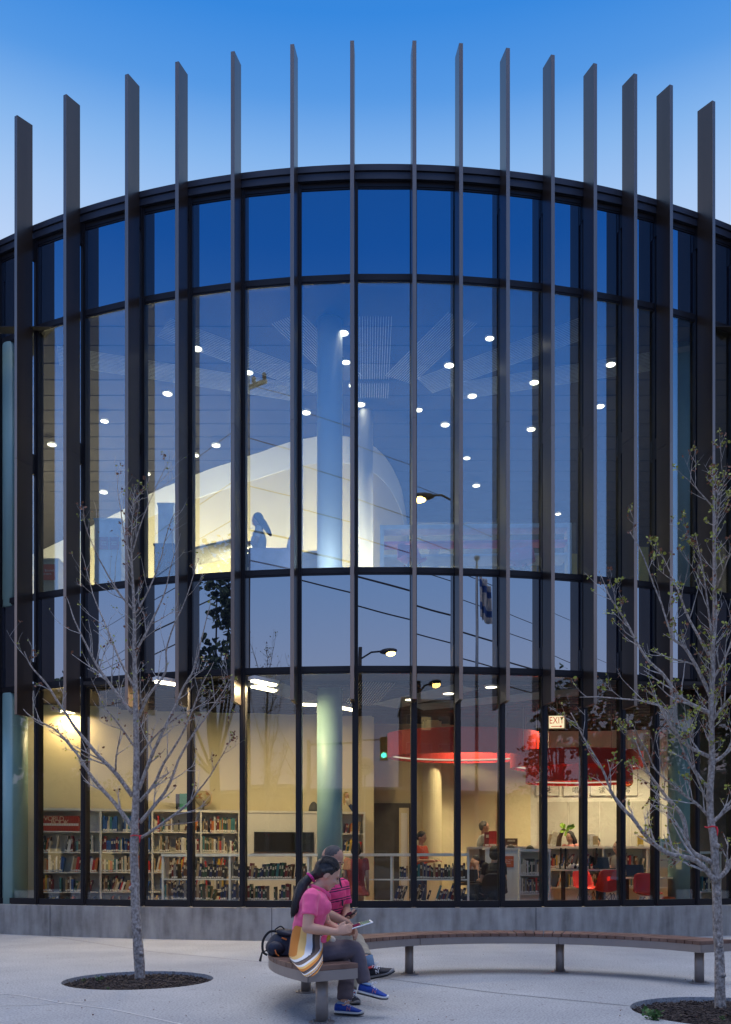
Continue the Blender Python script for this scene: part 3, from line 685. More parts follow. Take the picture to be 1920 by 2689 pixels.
# weeds in the mulch
M['weed']=pm('weed_leaf',(.03,.085,.02),.55,0,.4,20,col2=(.07,.16,.035))
def weed(x, y, h, n, label, seed):
    rn=random.Random(seed); c=G(x,y); c.z=-.03; t=thing('weed_plant',label,'weed',c,'weeds in the tree pits'); mb=MB(); st=MB()
    for k in range(n):
        a=rn.uniform(0,2*pi); d=Vector((cos(a)*.6,sin(a)*.6,1)).normalized(); L=h*rn.uniform(.5,1)
        tip=c+d*L; st.tube([c,c+d*L*.5+Vector((0,0,.01)),tip],.002,4); leaf_cluster(mb,tip,5,h*.38,rn,0); leaf_cluster(mb,c+d*L*.55,3,h*.33,rn,0)
    st.build('stem',M['weed'],t); mb.build('leaves',M['weed'],t)
weed(1712,2678,0.104,9,'low bushy green weed at the edge of the pit under the budding tree',1)
weed(262,2573,0.062,5,'small sprig of weed behind the left edge of the round mulch pit',2)
weed(218,2571,0.043,4,'tiny weed near the far left rim of the round mulch pit',3)
weed(285,2592,0.031,4,'tiny green weed at the near rim of the round mulch pit',4)
weed(168,2588,0.025,3,'little weed at the left tip of the round mulch pit',5)
weed(1897,2672,0.037,4,'small weed in the mulch near the frame edge under the budding tree',6)
# ------------------------------------------------------------------ people
def J(x,y,Y): return P(x,y,Y)
def skin(name, c): return pm(name,c,.5,0,.06,12,spec=.4)
M['skin_a']=skin('warm_skin',(.60,.335,.225)); M['skin_b']=skin('tan_skin',(.46,.25,.165)); M['skin_c']=skin('light_skin',(.52,.31,.22))
M['hair']=pm('black_hair',(.006,.005,.006),.45,0,.5,60,stretch=(1,1,.15),bump=.4,bscale=90,col2=(.022,.018,.018))
M['hair_grey']=pm('cropped_grey_hair',(.035,.03,.03),.7,0,.4,120,bump=.4,bscale=140,col2=(.10,.09,.088))
M['eye']=pm('dark_eye',(.01,.008,.008),.2); M['lip']=pm('lip',(.30,.09,.08),.4)
def frame_of(f, up=None):
    f=Vector(f).normalized(); u=Vector(up or (0,0,1)); u=(u-f*u.dot(f)).normalized(); s=u.cross(f); return f,s,u      # forward, left, up
def head_shape(mb, c, f, up=None, k=1.0, ears=True):
    f,l,u=frame_of(f,up); R=Matrix((f,l,u)).transposed()
    q=lambda a,b,d: Vector(c)+(f*a+l*b+u*d)*k
    mb.ell(q(-.012,0,.02),(.098*k,.077*k,.100*k),R); mb.ell(q(.026,0,-.035),(.062*k,.060*k,.075*k),R)
    mb.ell(q(.048,0,-.088),(.032*k,.034*k,.026*k),R)           # chin
    mb.tube([q(.080,0,.018),q(.098,0,-.012),q(.104,0,-.026)],[.008*k,.011*k,.014*k],8); mb.ell(q(.094,.011,-.028),.009*k); mb.ell(q(.094,-.011,-.028),.009*k)
    mb.ell(q(.076,.0,-.058),(.016*k,.024*k,.011*k),R)          # mouth
    for s in (1,-1):
        mb.ell(q(.070,.034*s,-.022),(.022*k,.022*k,.022*k),R)  # cheek
        mb.ell(q(.080,.030*s,.026),(.012*k,.024*k,.008*k),R)   # brow
        if ears: mb.ell(q(-.005,.078*s,-.012),(.019*k,.009*k,.031*k),R)
def face_bits(parent, c, f, up=None, k=1.0):
    f,l,u=frame_of(f,up); R=Matrix((f,l,u)).transposed(); q=lambda a,b,d: Vector(c)+(f*a+l*b+u*d)*k
    for s in (1,-1):
        mb=MB(); mb.ell(q(.083,.031*s,.008),(.007*k,.013*k,.005*k),R); mb.build('eye',M['eye'],parent,smooth=True)
        mb=MB(); mb.tube([q(.091,.014*s,.028),q(.090,.032*s,.034),q(.080,.050*s,.028)],[.003*k,.0035*k,.002*k],6); mb.build('eyebrow',M['hair'],parent,smooth=True)
    mb=MB(); mb.ell(q(.090,0,-.056),(.006*k,.021*k,.006*k),R); mb.build('mouth',M['lip'],parent,smooth=True)
def hand_shape(mb, wrist, d, n, thumb, curl=.5, k=1.0, spread=.10):
    # d: towards the fingertips, n: back of the hand, thumb: side of the thumb
    d=Vector(d).normalized(); n=Vector(n); n=(n-d*n.dot(d)).normalized(); s=Vector(thumb); s=(s-d*s.dot(d)-n*s.dot(n)).normalized(); w=Vector(wrist)
    R=Matrix((d,s,n)).transposed()
    mb.tube([w-d*.02*k,w+d*.02*k,w+d*.055*k,w+d*.085*k],[(.026*k,.019*k),(.033*k,.017*k),(.040*k,.015*k),(.039*k,.012*k)],12,up=s)
    for i,(o,L) in enumerate(((.030,.068),(.010,.078),(-.010,.072),(-.029,.056))):
        p=w+d*.085*k+s*o*k; a=0; pts=[p-d*.012*k]; dd=d+s*(o*spread*12*.3)
        for j,(seg,ca) in enumerate(((.46,.55),(.31,.8),(.23,.6))):
            a+=curl*ca*(1+.08*i); q=(dd*cos(a)-n*sin(a)).normalized(); pts.append(pts[-1]+q*L*k*seg*1.1)
        mb.tube(pts,[.0105*k,.0095*k,.0085*k,.0065*k],8)
    b=w+d*.025*k+s*.028*k; t1=(d*.7+s*.75-n*.25*curl).normalized(); t2=(d*.95+s*.2-n*.35*curl).normalized()
    mb.tube([b-t1*.012*k,b+t1*.030*k,b+t1*.030*k+t2*.028*k,b+t1*.030*k+t2*.052*k],[.014*k,.012*k,.0105*k,.008*k],8)
def torso(mb, pel, wst, chs, nk, f, w=1.0, inset=0.0, female=False, low=None):
    f=Vector((f[0],f[1],0)).normalized(); l=Vector((-f.y,f.x,0))
    pts=[Vector(pel),Vector(wst),Vector(chs),Vector(chs).lerp(Vector(nk),.62),Vector(nk)]
    rs=[(.120,.165),(.108,.138),(.122,.168),(.098,.150),(.060,.066)] if female else [(.125,.165),(.120,.158),(.130,.185),(.105,.165),(.066,.072)]
    c=catmull(pts,4); n=len(c); rr=[]
    for i in range(n):
        t=i/(n-1)*4; k=min(3,int(t)); q=t-k; a=rs[k]; b=rs[k+1]; rr.append(((a[0]*(1-q)+b[0]*q-inset)*w,(a[1]*(1-q)+b[1]*q-inset)*w))
    mb.tube(c,rr,20,up=f)
    if female:
        for s in (1,-1): mb.ell(Vector(chs)+f*.085*w+l*.065*s*w+Vector((0,0,-.012)),(.058*w,.062*w,.062*w))
M['sole_white']=pm('white_sole',(.66,.65,.62),.6); M['sole_dark']=pm('dark_outsole',(.03,.03,.032),.8); M['lace']=pm('white_lace',(.75,.76,.80),.7)
def shoe(parent, heel, toe, upper, sole, logo_col, side, up=(0,0,1), k=1.0, accent=None, logo=True):
    h,t=Vector(heel),Vector(toe); L=(t-h).length; f,l,u=frame_of(t-h,up)
    def ring(x, w, z0, z1, off=0.0, n=14, tw=.72):
        c=h+f*x*L; out=[]
        for i in range(n):
            a=2*pi*i/n; y=cos(a); z=sin(a)
            zz=z0+(z1-z0)*(.5+.5*z); ww=w*(abs(y)**.75)*(1 if y>0 else -1)*(1 if z<0 else 1-(1-tw)*z*z)
            out.append(c+l*(ww*k+off*k)+u*zz*k)
        return out
    so=[(0,.026),(.04,.033),(.2,.036),(.42,.034),(.62,.043),(.8,.044),(.93,.034),(1,.014)]
    rise=lambda x: .012*max(0,(x-.72)/.28)**2
    mb=MB(); mb.strip([ring(x,w*1.04,.006+rise(x),.030+rise(x)*1.2,tw=1) for x,w in so],True,0,True); s_=mb.build('sole',sole,parent,smooth=True)
    mb=MB(); mb.strip([ring(x,w*1.02,-.004+rise(x),.009+rise(x),tw=1) for x,w in so],True,0,True); mb.build('outsole',M['sole_dark'],s_,smooth=True)
    up_=[(.005,.022,.075),(.05,.031,.088),(.18,.035,.086),(.3,.034,.084),(.42,.034,.083),(.54,.037,.074),(.68,.041,.058),(.82,.040,.047),(.93,.030,.040),(.995,.012,.030)]
    mb=MB(); mb.strip([ring(x,w,.022,z,tw=.62) for x,w,z in up_],True,0,True); u_=mb.build('shoe_upper',upper,parent,smooth=True)
    mb=MB()
    for i in range(5):
        x=.40+.065*i; z=.083-.0075*i*1.1; c=h+f*x*L+u*(z+.003)*k
        mb.tube([c-l*.020*k-u*.006*k,c+u*.002*k,c+l*.020*k+f*.012-u*.006*k],.0034*k,6); mb.tube([c+l*.020*k-u*.006*k,c+u*.003*k,c-l*.020*k+f*.012-u*.006*k],.0034*k,6)
    c=h+f*.40*L+u*.090*k
    for q in (1,-1): mb.tube([c,c+l*.022*q*k+u*.018*k,c+l*.034*q*k-f*.004+u*.004*k],.003*k,6); mb.tube([c,c+l*.012*q*k+u*.028*k+f*.02*k,c+l*.020*q*k+f*.035*k+u*.02*k],.0026*k,6)
    mb.build('laces',M['lace'],u_)
    mb=MB(); mb.strip([ring(x,w,.080,z,tw=.9) for x,w,z in ((.10,.030,.098),(.2,.033,.100),(.3,.032,.098),(.36,.028,.096))],True,0,True); mb.build('collar',accent or upper,u_,smooth=True)
    if logo:
        o=h+f*.52*L+l*(side*.0395)*k+u*.052*k
        text_mesh('letter_mark','N',.045*k,logo_col,u_,face_M(o,f if side<0 else -f,u*.96-l*side*.28),.0025)
    return u_
def limb(mb, pts, rad, n=12): mb.tube(catmull([Vector(p) for p in pts],4) if len(pts)>2 else pts, [rad[0]+(rad[-1]-rad[0])*0 if False else r for r in interp(rad,len(pts))], n)
def interp(rad, npts):
    if npts<=2: return rad
    out=[]
    for i in range(npts-1):
        for k in range(4): out.append(rad[i]+(rad[i+1]-rad[i])*k/4)
    out.append(rad[-1]); return out

# --- woman on the near end of the bench
wl='woman in a pink polo shirt with a long ponytail sitting cross legged with a tablet'
wm=thing('person',wl,'person',(-.42,6.65,.45))
PELV=J(818,2503,6.66); WST=J(806,2446,6.65); CHS=J(822,2376,6.63); NKB=J(834,2334,6.63); HEAD=J(861,2297,6.63); HF=(.87,.04,-.50)
rS,rE,rW=J(818,2353,6.47),J(807,2437,6.41),J(884,2448,6.46); lS,lE,lW=J(830,2352,6.79),J(858,2428,6.84),J(903,2449,6.70)
rH,rK,rA=J(826,2510,6.57),J(931,2492,6.70),J(958,2586,6.70); lH,lK,lA=J(832,2512,6.76),J(912,2508,6.92),J(906,2640,6.78)
mb=MB(); head_shape(mb,HEAD,HF,None,1.0); mb.tube([NKB-Vector((.01,0,.03)),NKB,HEAD+Vector((-.03,0,-.05))],[.062,.054,.050],14)
torso(mb,PELV,WST,CHS,NKB,(1,.05),.94,.012,True)
mb.ell(rS,.052); mb.ell(lS,.052)
for S,E,Wr in ((rS,rE,rW),(lS,lE,lW)):
    mb.tube(catmull([S,S.lerp(E,.5)+Vector((.0,0,0)),E],4),interp([.052,.046,.040],3),12); mb.ell(E,.041)
    mb.tube(catmull([E,E.lerp(Wr,.35),Wr],4),interp([.041,.041,.027],3),12)
hand_shape(mb,rW,(.93,.10,.26),(.05,-.98,.12),(-.2,.0,1),.55,.96); hand_shape(mb,lW,(.80,-.25,.22),(.2,.95,-.1),(0,-.1,1),.75,.96)
for H,K,A in ((rH,rK,rA),(lH,lK,lA)):
    mb.tube([H,K],[.07,.048],12); mb.tube([K,A,A+(A-K).normalized()*.03],[.048,.036,.034],12)
mb.blob('body',M['skin_a'],wm,voxel=.0065,smooth_it=3); face_bits(wm,HEAD,HF)
M['pink']=pm('pink_cotton',(.93,.12,.29),.85,0,.06,9,bump=.25,bscale=16,sheen=.2)
mb=MB(); torso(mb,J(812,2463,6.65),WST+Vector((.0,0,.01)),CHS,NKB+Vector((-.012,0,-.008)),(1,.05),1.02,-.004,True)
mb.ell(rS+Vector((0,.01,-.005)),.066); mb.ell(lS+Vector((0,-.01,-.005)),.066)
for S,E in ((rS,rE),(lS,lE)): mb.tube([S.lerp(E,-.04),S.lerp(E,.3),S.lerp(E,.60)],[.064,.063,.061],14)
mb.blob('polo_shirt',M['pink'],wm,voxel=.008,smooth_it=3,wrinkle=.0045)
mb=MB(); f=Vector((.87,0,-.5))
for s_ in (-1,1): mb.tube([NKB+Vector((-.065,.012*s_,.032)),NKB+Vector((-.02,.058*s_,.018)),NKB+Vector((.045,.055*s_,-.012)),NKB+Vector((.088,.030*s_,-.052)),NKB+Vector((.098,.026*s_,-.088))],[(.011,.004),(.013,.004),(.016,.004),(.017,.004),(.005,.004)],8,up=(0,0,1))
mb.build('collar',M['pink'],wm,smooth=True)
M['trouser']=pm('grey_brown_trouser',(.125,.10,.115),.9,0,.12,8,bump=.5,bscale=11)
mb=MB(); mb.ell(PELV+Vector((-.005,0,-.005)),(.125,.165,.105)); 
mb.tube(catmull([rH+Vector((-.03,0,0)),rH.lerp(rK,.5)+Vector((0,0,.012)),rK],4),interp([.098,.090,.066],3),14); mb.ell(rK,.066)
mb.tube(catmull([rK,rK.lerp(rA,.4)+Vector((.004,0,0)),rA+Vector((-.002,0,.02))],4),interp([.066,.064,.052],3),14)
mb.tube(catmull([lH+Vector((-.03,0,0)),lH.lerp(lK,.5),lK],4),interp([.098,.090,.068],3),14); mb.ell(lK,.068)
mb.tube(catmull([lK,lK.lerp(lA,.45),lA+Vector((-.002,0,.045))],4),interp([.068,.068,.062],3),14)
mb.blob('trousers',M['trouser'],wm,voxel=.008,smooth_it=3,wrinkle=.0055,wscale=8)
M['blue_shoe']=pm('blue_mesh_fabric',(.008,.055,.33),.7,0,.2,30,bump=.3,bscale=120); M['logo_red']=pm('red_grey_mark',(.50,.16,.19),.5); M['collar_pale']=pm('pale_blue_lining',(.28,.42,.62),.8)
shoe(wm,J(938,2607,6.69),J(1019,2627,6.67),M['blue_shoe'],M['sole_white'],M['logo_red'],-1,(.2,-.1,1),1.0,M['collar_pale'])
shoe(wm,J(879,2662,6.79),J(955,2667,6.73),M['blue_shoe'],M['sole_white'],M['logo_red'],-1,(0,0,1),1.0,M['collar_pale'])
mb=MB(); f,l,u=frame_of(HF); R=Matrix((f,l,u)).transposed(); q=lambda a,b,d: HEAD+f*a+l*b+u*d
mb.ell(q(-.028,0,.032),(.099,.086,.103),R); mb.ell(q(-.062,0,-.012),(.055,.068,.062),R)
mb.tube([q(.050,-.050,.080),q(.012,-.076,.052),q(-.05,-.074,-.005)],[.010,.016,.02],8); mb.tube([q(.050,.050,.080),q(.012,.076,.052),q(-.05,.074,-.005)],[.010,.016,.02],8)
t=[J(830,2297,6.63),J(812,2306,6.62),J(795,2325,6.60),J(784,2357,6.57),J(776,2384,6.55),J(768,2403,6.53)]
mb.tube(catmull(t,4),interp([.040,.034,.043,.042,.032,.008],6),12)
for k in range(5):
    o=Vector((RND.uniform(-.015,.01),RND.uniform(-.02,.02),0)); mb.tube([p+o*(i+1)*.35 for i,p in enumerate(t[2:])],[.018,.018,.014,.004],6)
mb.blob('hair',M['hair'],wm,voxel=.008,smooth_it=2)
rs_=random.Random(4); mb=MB(); tc=catmull(t,3); tie=q(-.10,0,-.005)
for k in range(46):
    a0=rs_.uniform(0,2*pi); r0=rs_.uniform(.5,1.12); rr=[.036,.032,.040,.041,.032,.010]; pts=[]
    for i,p in enumerate(t): pts.append(p+Vector((cos(a0+i*.25)*rr[i]*r0,sin(a0+i*.25)*rr[i]*r0,rs_.uniform(-.01,.01)-(.02*rs_.random() if i==5 else 0))))
    mb.tube(catmull(pts,3),[.0022]*(len(catmull(pts,3))-1)+[.0006],4)
for k in range(60):
    b=rs_.uniform(-1,1); pts=[]
    for a in (.55,.95,1.4,1.9,2.4): pts.append(q(-.028,0,.032)+f*(.101*cos(a)*(1-.1*abs(b)))+l*(.088*b*sin(min(a+.5,pi/2+.2)))+u*(.106*sin(a)*sqrt(max(.05,1-.75*b*b))))
    pts.append(tie+l*b*.02); mb.tube(catmull(pts,3),.0019,4)
mb.build('hair_strands',M['hair'],wm,smooth=True)
M['hairband']=pm('pink_navy_hairband',(.55,.03,.22),.6,0,.6,80)
mb=MB(); c=J(816,2304,6.62); d=(J(795,2325,6.60)-J(830,2297,6.63)).normalized(); a_=d.orthogonal().normalized(); b_=d.cross(a_)
mb.tube([c+(a_*cos(2*pi*k/12)+b_*sin(2*pi*k/12))*.036 for k in range(13)],.011,8); mb.build('hairband',M['hairband'],wm,smooth=True)
# striped wrap tied round the waist
def stripes():
    m,n,out=nt('striped_knit'); N=n.nodes; L=n.links; b=N.new('ShaderNodeBsdfPrincipled'); b.inputs['Roughness'].default_value=.9; L.new(b.outputs[0],out.inputs[0])
    uv=N.new('ShaderNodeUVMap'); uv.uv_map='UVMap'; sp=N.new('ShaderNodeSeparateXYZ'); L.new(uv.outputs[0],sp.inputs[0])
    r=N.new('ShaderNodeValToRGB'); r.color_ramp.interpolation='CONSTANT'; e=r.color_ramp.elements
    w,y,o,bk,br=(.72,.71,.70),(.78,.50,.17),(.62,.22,.035),(.055,.045,.045),(.15,.105,.08)
    seq=[(0,w),(.05,bk),(.11,o),(.24,y),(.33,w),(.41,bk),(.44,br),(.52,w),(.585,y),(.65,o),(.74,bk),(.79,br),(.85,w),(.90,y),(.95,o)]
    while len(e)<len(seq): e.new(.5)
    for q,(p,c) in zip(e,seq): q.position=p; q.color=rgb(*c)
    L.new(sp.outputs['X'],r.inputs[0]); L.new(r.outputs[0],b.inputs['Base Color'])
    nz=N.new('ShaderNodeTexNoise'); nz.inputs['Scale'].default_value=160; tc=N.new('ShaderNodeTexCoord'); L.new(tc.outputs['Object'],nz.inputs['Vector'])
    bp_=N.new('ShaderNodeBump'); bp_.inputs['Strength'].default_value=.3; bp_.inputs['Distance'].default_value=.004; L.new(nz.outputs['Fac'],bp_.inputs['Height']); L.new(bp_.outputs[0],b.inputs['Normal'])
    return m
M['stripe']=stripes()
def wrap():
    nu,nv=26,26; top=catmull([J(771,2426,6.74),J(772,2428,6.60),J(788,2434,6.50),J(812,2444,6.465),J(836,2454,6.47),J(849,2462,6.52)],6)
    mid=catmull([J(763,2462,6.74),J(765,2465,6.58),J(782,2478,6.47),J(808,2492,6.43),J(834,2496,6.44),J(848,2494,6.50)],6)
    low=catmull([J(758,2498,6.66),J(760,2505,6.50),J(776,2525,6.30),J(802,2540,6.08),J(832,2537,6.13),J(848,2524,6.33)],6)
    bot=catmull([J(760,2506,6.60),J(764,2522,6.42),J(784,2545,6.12),J(806,2567,6.00),J(832,2556,6.05),J(848,2530,6.30)],6)
    def samp(c,t): x=t*(len(c)-1); i=min(int(x),len(c)-2); return c[i].lerp(c[i+1],x-i)
    g=[]; 
    for j in range(nv+1):
        v=j/nv; row=[]
        for i in range(nu+1):
            uq=i/nu; p=catmull([samp(c,uq) for c in (top,mid,low,bot)],8); q=samp(p,v)
            q=q+Vector((0,1,0))*(.007*sin(uq*17+v*3)*v+.004*noise.noise(q*20)); row.append(q)
        g.append(row)
    vs=[];fs=[];uvs=[]
    for s,off in ((0,0),(1,.007)):
        for j in range(nv+1):
            for i in range(nu+1):
                vs.append(g[j][i]+Vector((0,off,0)))
                uq,v=i/nu,j/nv
                a=.02+uq*.42 if True else 0
                k=(uq*.60+ (0 if v<.25+.5*(1-uq) else 1.25*(v-(.25+.5*(1-uq)))))
                uvs.append((max(0,k+.02*noise.noise(g[j][i]*9))%1.0,v))
    n=(nu+1)*(nv+1)
    for j in range(nv):
        for i in range(nu):
            a=j*(nu+1)+i; q=(a,a+1,a+nu+2,a+nu+1); fs.append(q); fs.append(tuple(x+n for x in reversed(q)))
    edge=[i for i in range(nu)]
    for j,i0 in ((0,0),(nv,nv*(nu+1))):
        for i in range(nu): a=i0+i; fs.append((a,a+1,a+1+n,a+n))
    for j in range(nv):
        for i0 in (0,nu): a=j*(nu+1)+i0; b=a+nu+1; fs.append((a,b,b+n,a+n))
    o_=ORG[wm.name]; me=bpy.data.meshes.new('striped_wrap'); me.from_pydata([v-o_ for v in vs],[],fs); me.materials.append(M['stripe'])
    ul=me.uv_layers.new(name='UVMap')
    for lp in me.loops: ul.data[lp.index].uv=uvs[lp.vertex_index]
    bm=bmesh.new(); bm.from_mesh(me); bmesh.ops.recalc_face_normals(bm,faces=bm.faces[:]); bm.to_mesh(me); bm.free()
    me.polygons.foreach_set('use_smooth',[True]*len(me.polygons))
    o=bpy.data.objects.new('striped_wrap',me); COL.objects.link(o); o.parent=wm; ORG[o.name]=o_; o['label']='orange, brown, yellow and white striped wrap tied round her waist'
    return o
wrap()
M['yellow']=pm('yellow_cloth',(.62,.42,.05),.8); M['offwhite']=pm('offwhite_cloth',(.66,.62,.56),.8)
for (x,y,Y,r,m,nm) in ((852,2466,6.50,(.028,.03,.034),'pink','wrap_knot'),(862,2464,6.50,(.016,.03,.03),'yellow','wrap_knot'),(872,2466,6.52,(.030,.022,.022),'offwhite','wrap_knot')):
    mb=MB(); mb.ell(J(x,y,Y),r,Matrix.Rotation(.5,3,'Y')); mb.build(nm,M[m],wm,smooth=True)
# tablet in her hands
def slab_thing(name, label, cat, c, right, up, size, m_body, m_face, parts):
    t=thing(name,label,cat,c); r=Vector(right).normalized(); u=Vector(up); u=(u-r*u.dot(r)).normalized(); n=r.cross(u); Rm=Matrix((r,u,n)).transposed()
    mb=MB(); mb.box(c,size,M=Rm); mb.build('case',m_body,t,bevel=min(size)*.35)
    mb=MB(); mb.box(Vector(c)+n*(size[2]/2+.0008),(size[0]*.86,size[1]*.84,.001),M=Rm); mb.build('screen',m_face,t)
    return t
M['dark_screen']=pm('dark_screen',(.012,.014,.016),.08,spec=.7); M['tab_white']=pm('white_tablet',(.72,.74,.76),.35); M['phone']=pm('black_phone',(.02,.02,.022),.3)
slab_thing('tablet','thin white tablet held flat in the hands of the pink shirted woman','tablet',J(941,2430,6.58),(.90,.10,.27),(-.1,.97,.06),(.22,.16,.008),M['tab_white'],M['dark_screen'],None)

# --- man sitting behind her
mn=thing('person','man in a pink shirt with dark stripes sitting behind the woman with a phone','person',(-.42,7.55,.45))
mf=(.90,-.42,0); PELV=J(836,2476,7.58); WST=J(846,2425,7.55); CHS=J(864,2352,7.49); NKB=J(870,2306,7.45); HEAD=J(873,2258,7.40); HF=(.74,-.36,-.56)
lS,lE,lW=J(897,2326,7.64),J(908,2391,7.66),J(908,2410,7.42); rS,rE,rW=J(842,2330,7.31),J(848,2396,7.16),J(915,2424,7.20)
rH,rK,rA=J(842,2481,7.45),J(934,2470,7.56),J(963,2520,7.24); lH,lK,lA=J(850,2480,7.70),J(918,2478,7.72),J(921,2606,7.46)
mb=MB(); head_shape(mb,HEAD,HF,None,1.03); mb.tube([NKB-Vector((.01,0,.03)),NKB,HEAD+Vector((-.03,.012,-.05))],[.07,.062,.058],14); torso(mb,PELV,WST,CHS,NKB,mf,.95,.012)
mb.ell(rS,.055); mb.ell(lS,.055)
for S,E,Wr in ((rS,rE,rW),(lS,lE,lW)):
    mb.tube(catmull([S,S.lerp(E,.5),E],4),interp([.055,.050,.043],3),12); mb.ell(E,.044); mb.tube(catmull([E,E.lerp(Wr,.35),Wr],4),interp([.044,.045,.029],3),12)
hand_shape(mb,rW,(.55,-.1,-.75),(.6,-.6,.5),(-.1,-.9,0),.45,1.06); hand_shape(mb,lW,(.75,-.62,.16),(.1,.35,-.95),(-.45,-.6,.3),.85,1.06)
for H,K,A in ((rH,rK,rA),(lH,lK,lA)):
    mb.tube([H,K],[.075,.05],12); mb.tube(catmull([K,K.lerp(A,.35),A],4),interp([.05,.052,.036],3),12); mb.tube([A,A+(A-K).normalized()*.035],[.036,.034],10)
mb.blob('body',M['skin_b'],mn,voxel=.0068,smooth_it=3); face_bits(mn,HEAD,HF,None,1.03)
def striped_shirt():
    m,n,out=nt('striped_pink_cotton'); N=n.nodes; L=n.links; b=N.new('ShaderNodeBsdfPrincipled'); b.inputs['Roughness'].default_value=.85; L.new(b.outputs[0],out.inputs[0])
    tc=N.new('ShaderNodeTexCoord'); mp=N.new('ShaderNodeMapping'); mp.inputs['Rotation'].default_value=(0,R_(10),0); L.new(tc.outputs['Object'],mp.inputs[0]); sp=N.new('ShaderNodeSeparateXYZ'); L.new(mp.outputs[0],sp.inputs[0])
    mu=N.new('ShaderNodeMath'); mu.operation='MULTIPLY'; mu.inputs[1].default_value=1/.088; L.new(sp.outputs['Z'],mu.inputs[0])
    fr=N.new('ShaderNodeMath'); fr.operation='FRACT'; L.new(mu.outputs[0],fr.inputs[0])
    r=N.new('ShaderNodeValToRGB'); r.color_ramp.interpolation='CONSTANT'; e=r.color_ramp.elements; pk,nv=(.82,.055,.19),(.012,.006,.04)
    seq=[(0,pk),(.42,nv),(.52,pk),(.64,nv),(.74,pk)]
    while len(e)<5: e.new(.5)
    for q,(p,c) in zip(e,seq): q.position=p; q.color=rgb(*c)
    L.new(fr.outputs[0],r.inputs[0]); L.new(r.outputs[0],b.inputs['Base Color'])
    nz=N.new('ShaderNodeTexNoise'); nz.inputs['Scale'].default_value=14; L.new(tc.outputs['Object'],nz.inputs['Vector']); bp_=N.new('ShaderNodeBump'); bp_.inputs['Strength'].default_value=.3; bp_.inputs['Distance'].default_value=.02
    L.new(nz.outputs['Fac'],bp_.inputs['Height']); L.new(bp_.outputs[0],b.inputs['Normal']); return m
M['stripe_pink']=striped_shirt()
mb=MB(); torso(mb,J(838,2470,7.57),WST,CHS,NKB+Vector((-.008,0,0)),mf,1.03,-.006); mb.ell(rS,.072); mb.ell(lS,.072)
for S,E in ((rS,rE),(lS,lE)): mb.tube([S.lerp(E,-.04),S.lerp(E,.35),S.lerp(E,.74)],[.072,.070,.068],14)
mb.tube([NKB+Vector((-.018,0,-.01)),NKB+Vector((-.012,0,.022))],[.076,.068],16); mb.blob('polo_shirt',M['stripe_pink'],mn,voxel=.0085,smooth_it=3,wrinkle=.005)
M['navy']=pm('navy_trim',(.012,.012,.03),.8); M['khaki']=pm('khaki_cotton',(.33,.29,.22),.9,0,.08,8,bump=.4,bscale=12)
mb=MB(); c=CHS+Vector(mf)*.135; mb.tube([NKB+Vector(mf)*.075+Vector((0,0,.015)),c+Vector((0,0,.03)),c-Vector((0,0,.09))],[(.004,.012)]*3,6,up=mf); mb.build('placket',M['navy'],mn)
mb=MB(); mb.ell(PELV,(.14,.17,.11)); 
for H,K in ((rH,rK),(lH,lK)): mb.tube(catmull([H,H.lerp(K,.5),K],4),interp([.105,.095,.074],3),14); mb.ell(K,.073)
mb.tube(catmull([rK,rK.lerp(rA,.5),rK.lerp(rA,.94)],4),interp([.073,.068,.056],3),14); mb.tube(catmull([lK,lK.lerp(lA,.5),lK.lerp(lA,.94)],4),interp([.073,.066,.058],3),14)
mb.blob('trousers',M['khaki'],mn,voxel=.009,smooth_it=3,wrinkle=.006,wscale=8)
M['sock']=pm('blue_grey_sock',(.10,.17,.27),.9,0,.15,30); M['black_shoe']=pm('navy_black_mesh',(.012,.014,.024),.7,0,.3,40,bump=.3,bscale=120); M['logo_silver']=pm('silver_mark',(.62,.62,.64),.4); M['sole_grey']=pm('grey_sole',(.25,.245,.24),.7); M['red_lining']=pm('red_lining',(.35,.03,.04),.8)
mb=MB(); a=J(964,2512,7.24); mb.tube([a,J(970,2535,7.22),J(978,2552,7.20)],[.052,.047,.044],14); mb.build('sock',M['sock'],mn,smooth=True)
mb=MB(); mb.tube([lA+Vector((0,0,.02)),lA+Vector((.005,-.02,-.06))],[.045,.042],12); mb.build('sock',M['sock'],mn,smooth=True)
shoe(mn,J(968,2571,7.22),J(1037,2556,7.06),M['black_shoe'],M['sole_grey'],M['logo_silver'],-1,(-.15,-.25,1),1.06,M['red_lining'])
shoe(mn,J(917,2632,7.45),J(940,2640,7.27),M['black_shoe'],M['sole_grey'],M['logo_silver'],-1,(0,0,1),1.0,M['red_lining'],logo=False)
mb=MB(); f,l,u=frame_of(HF); R=Matrix((f,l,u)).transposed(); q=lambda a,b,d: HEAD+(f*a+l*b+u*d)*1.03
mb.ell(q(-.016,0,.030),(.092,.080,.095),R); mb.ell(q(-.05,0,-.02),(.055,.066,.05),R); mb.blob('hair',M['hair_grey'],mn,voxel=.008,smooth_it=2)
slab_thing('phone','small black phone held in the hand of the seated man','phone',J(922,2399,7.34),(.75,-.55,.30),(.35,.75,.5),(.115,.062,.010),M['phone'],M['dark_screen'],None)

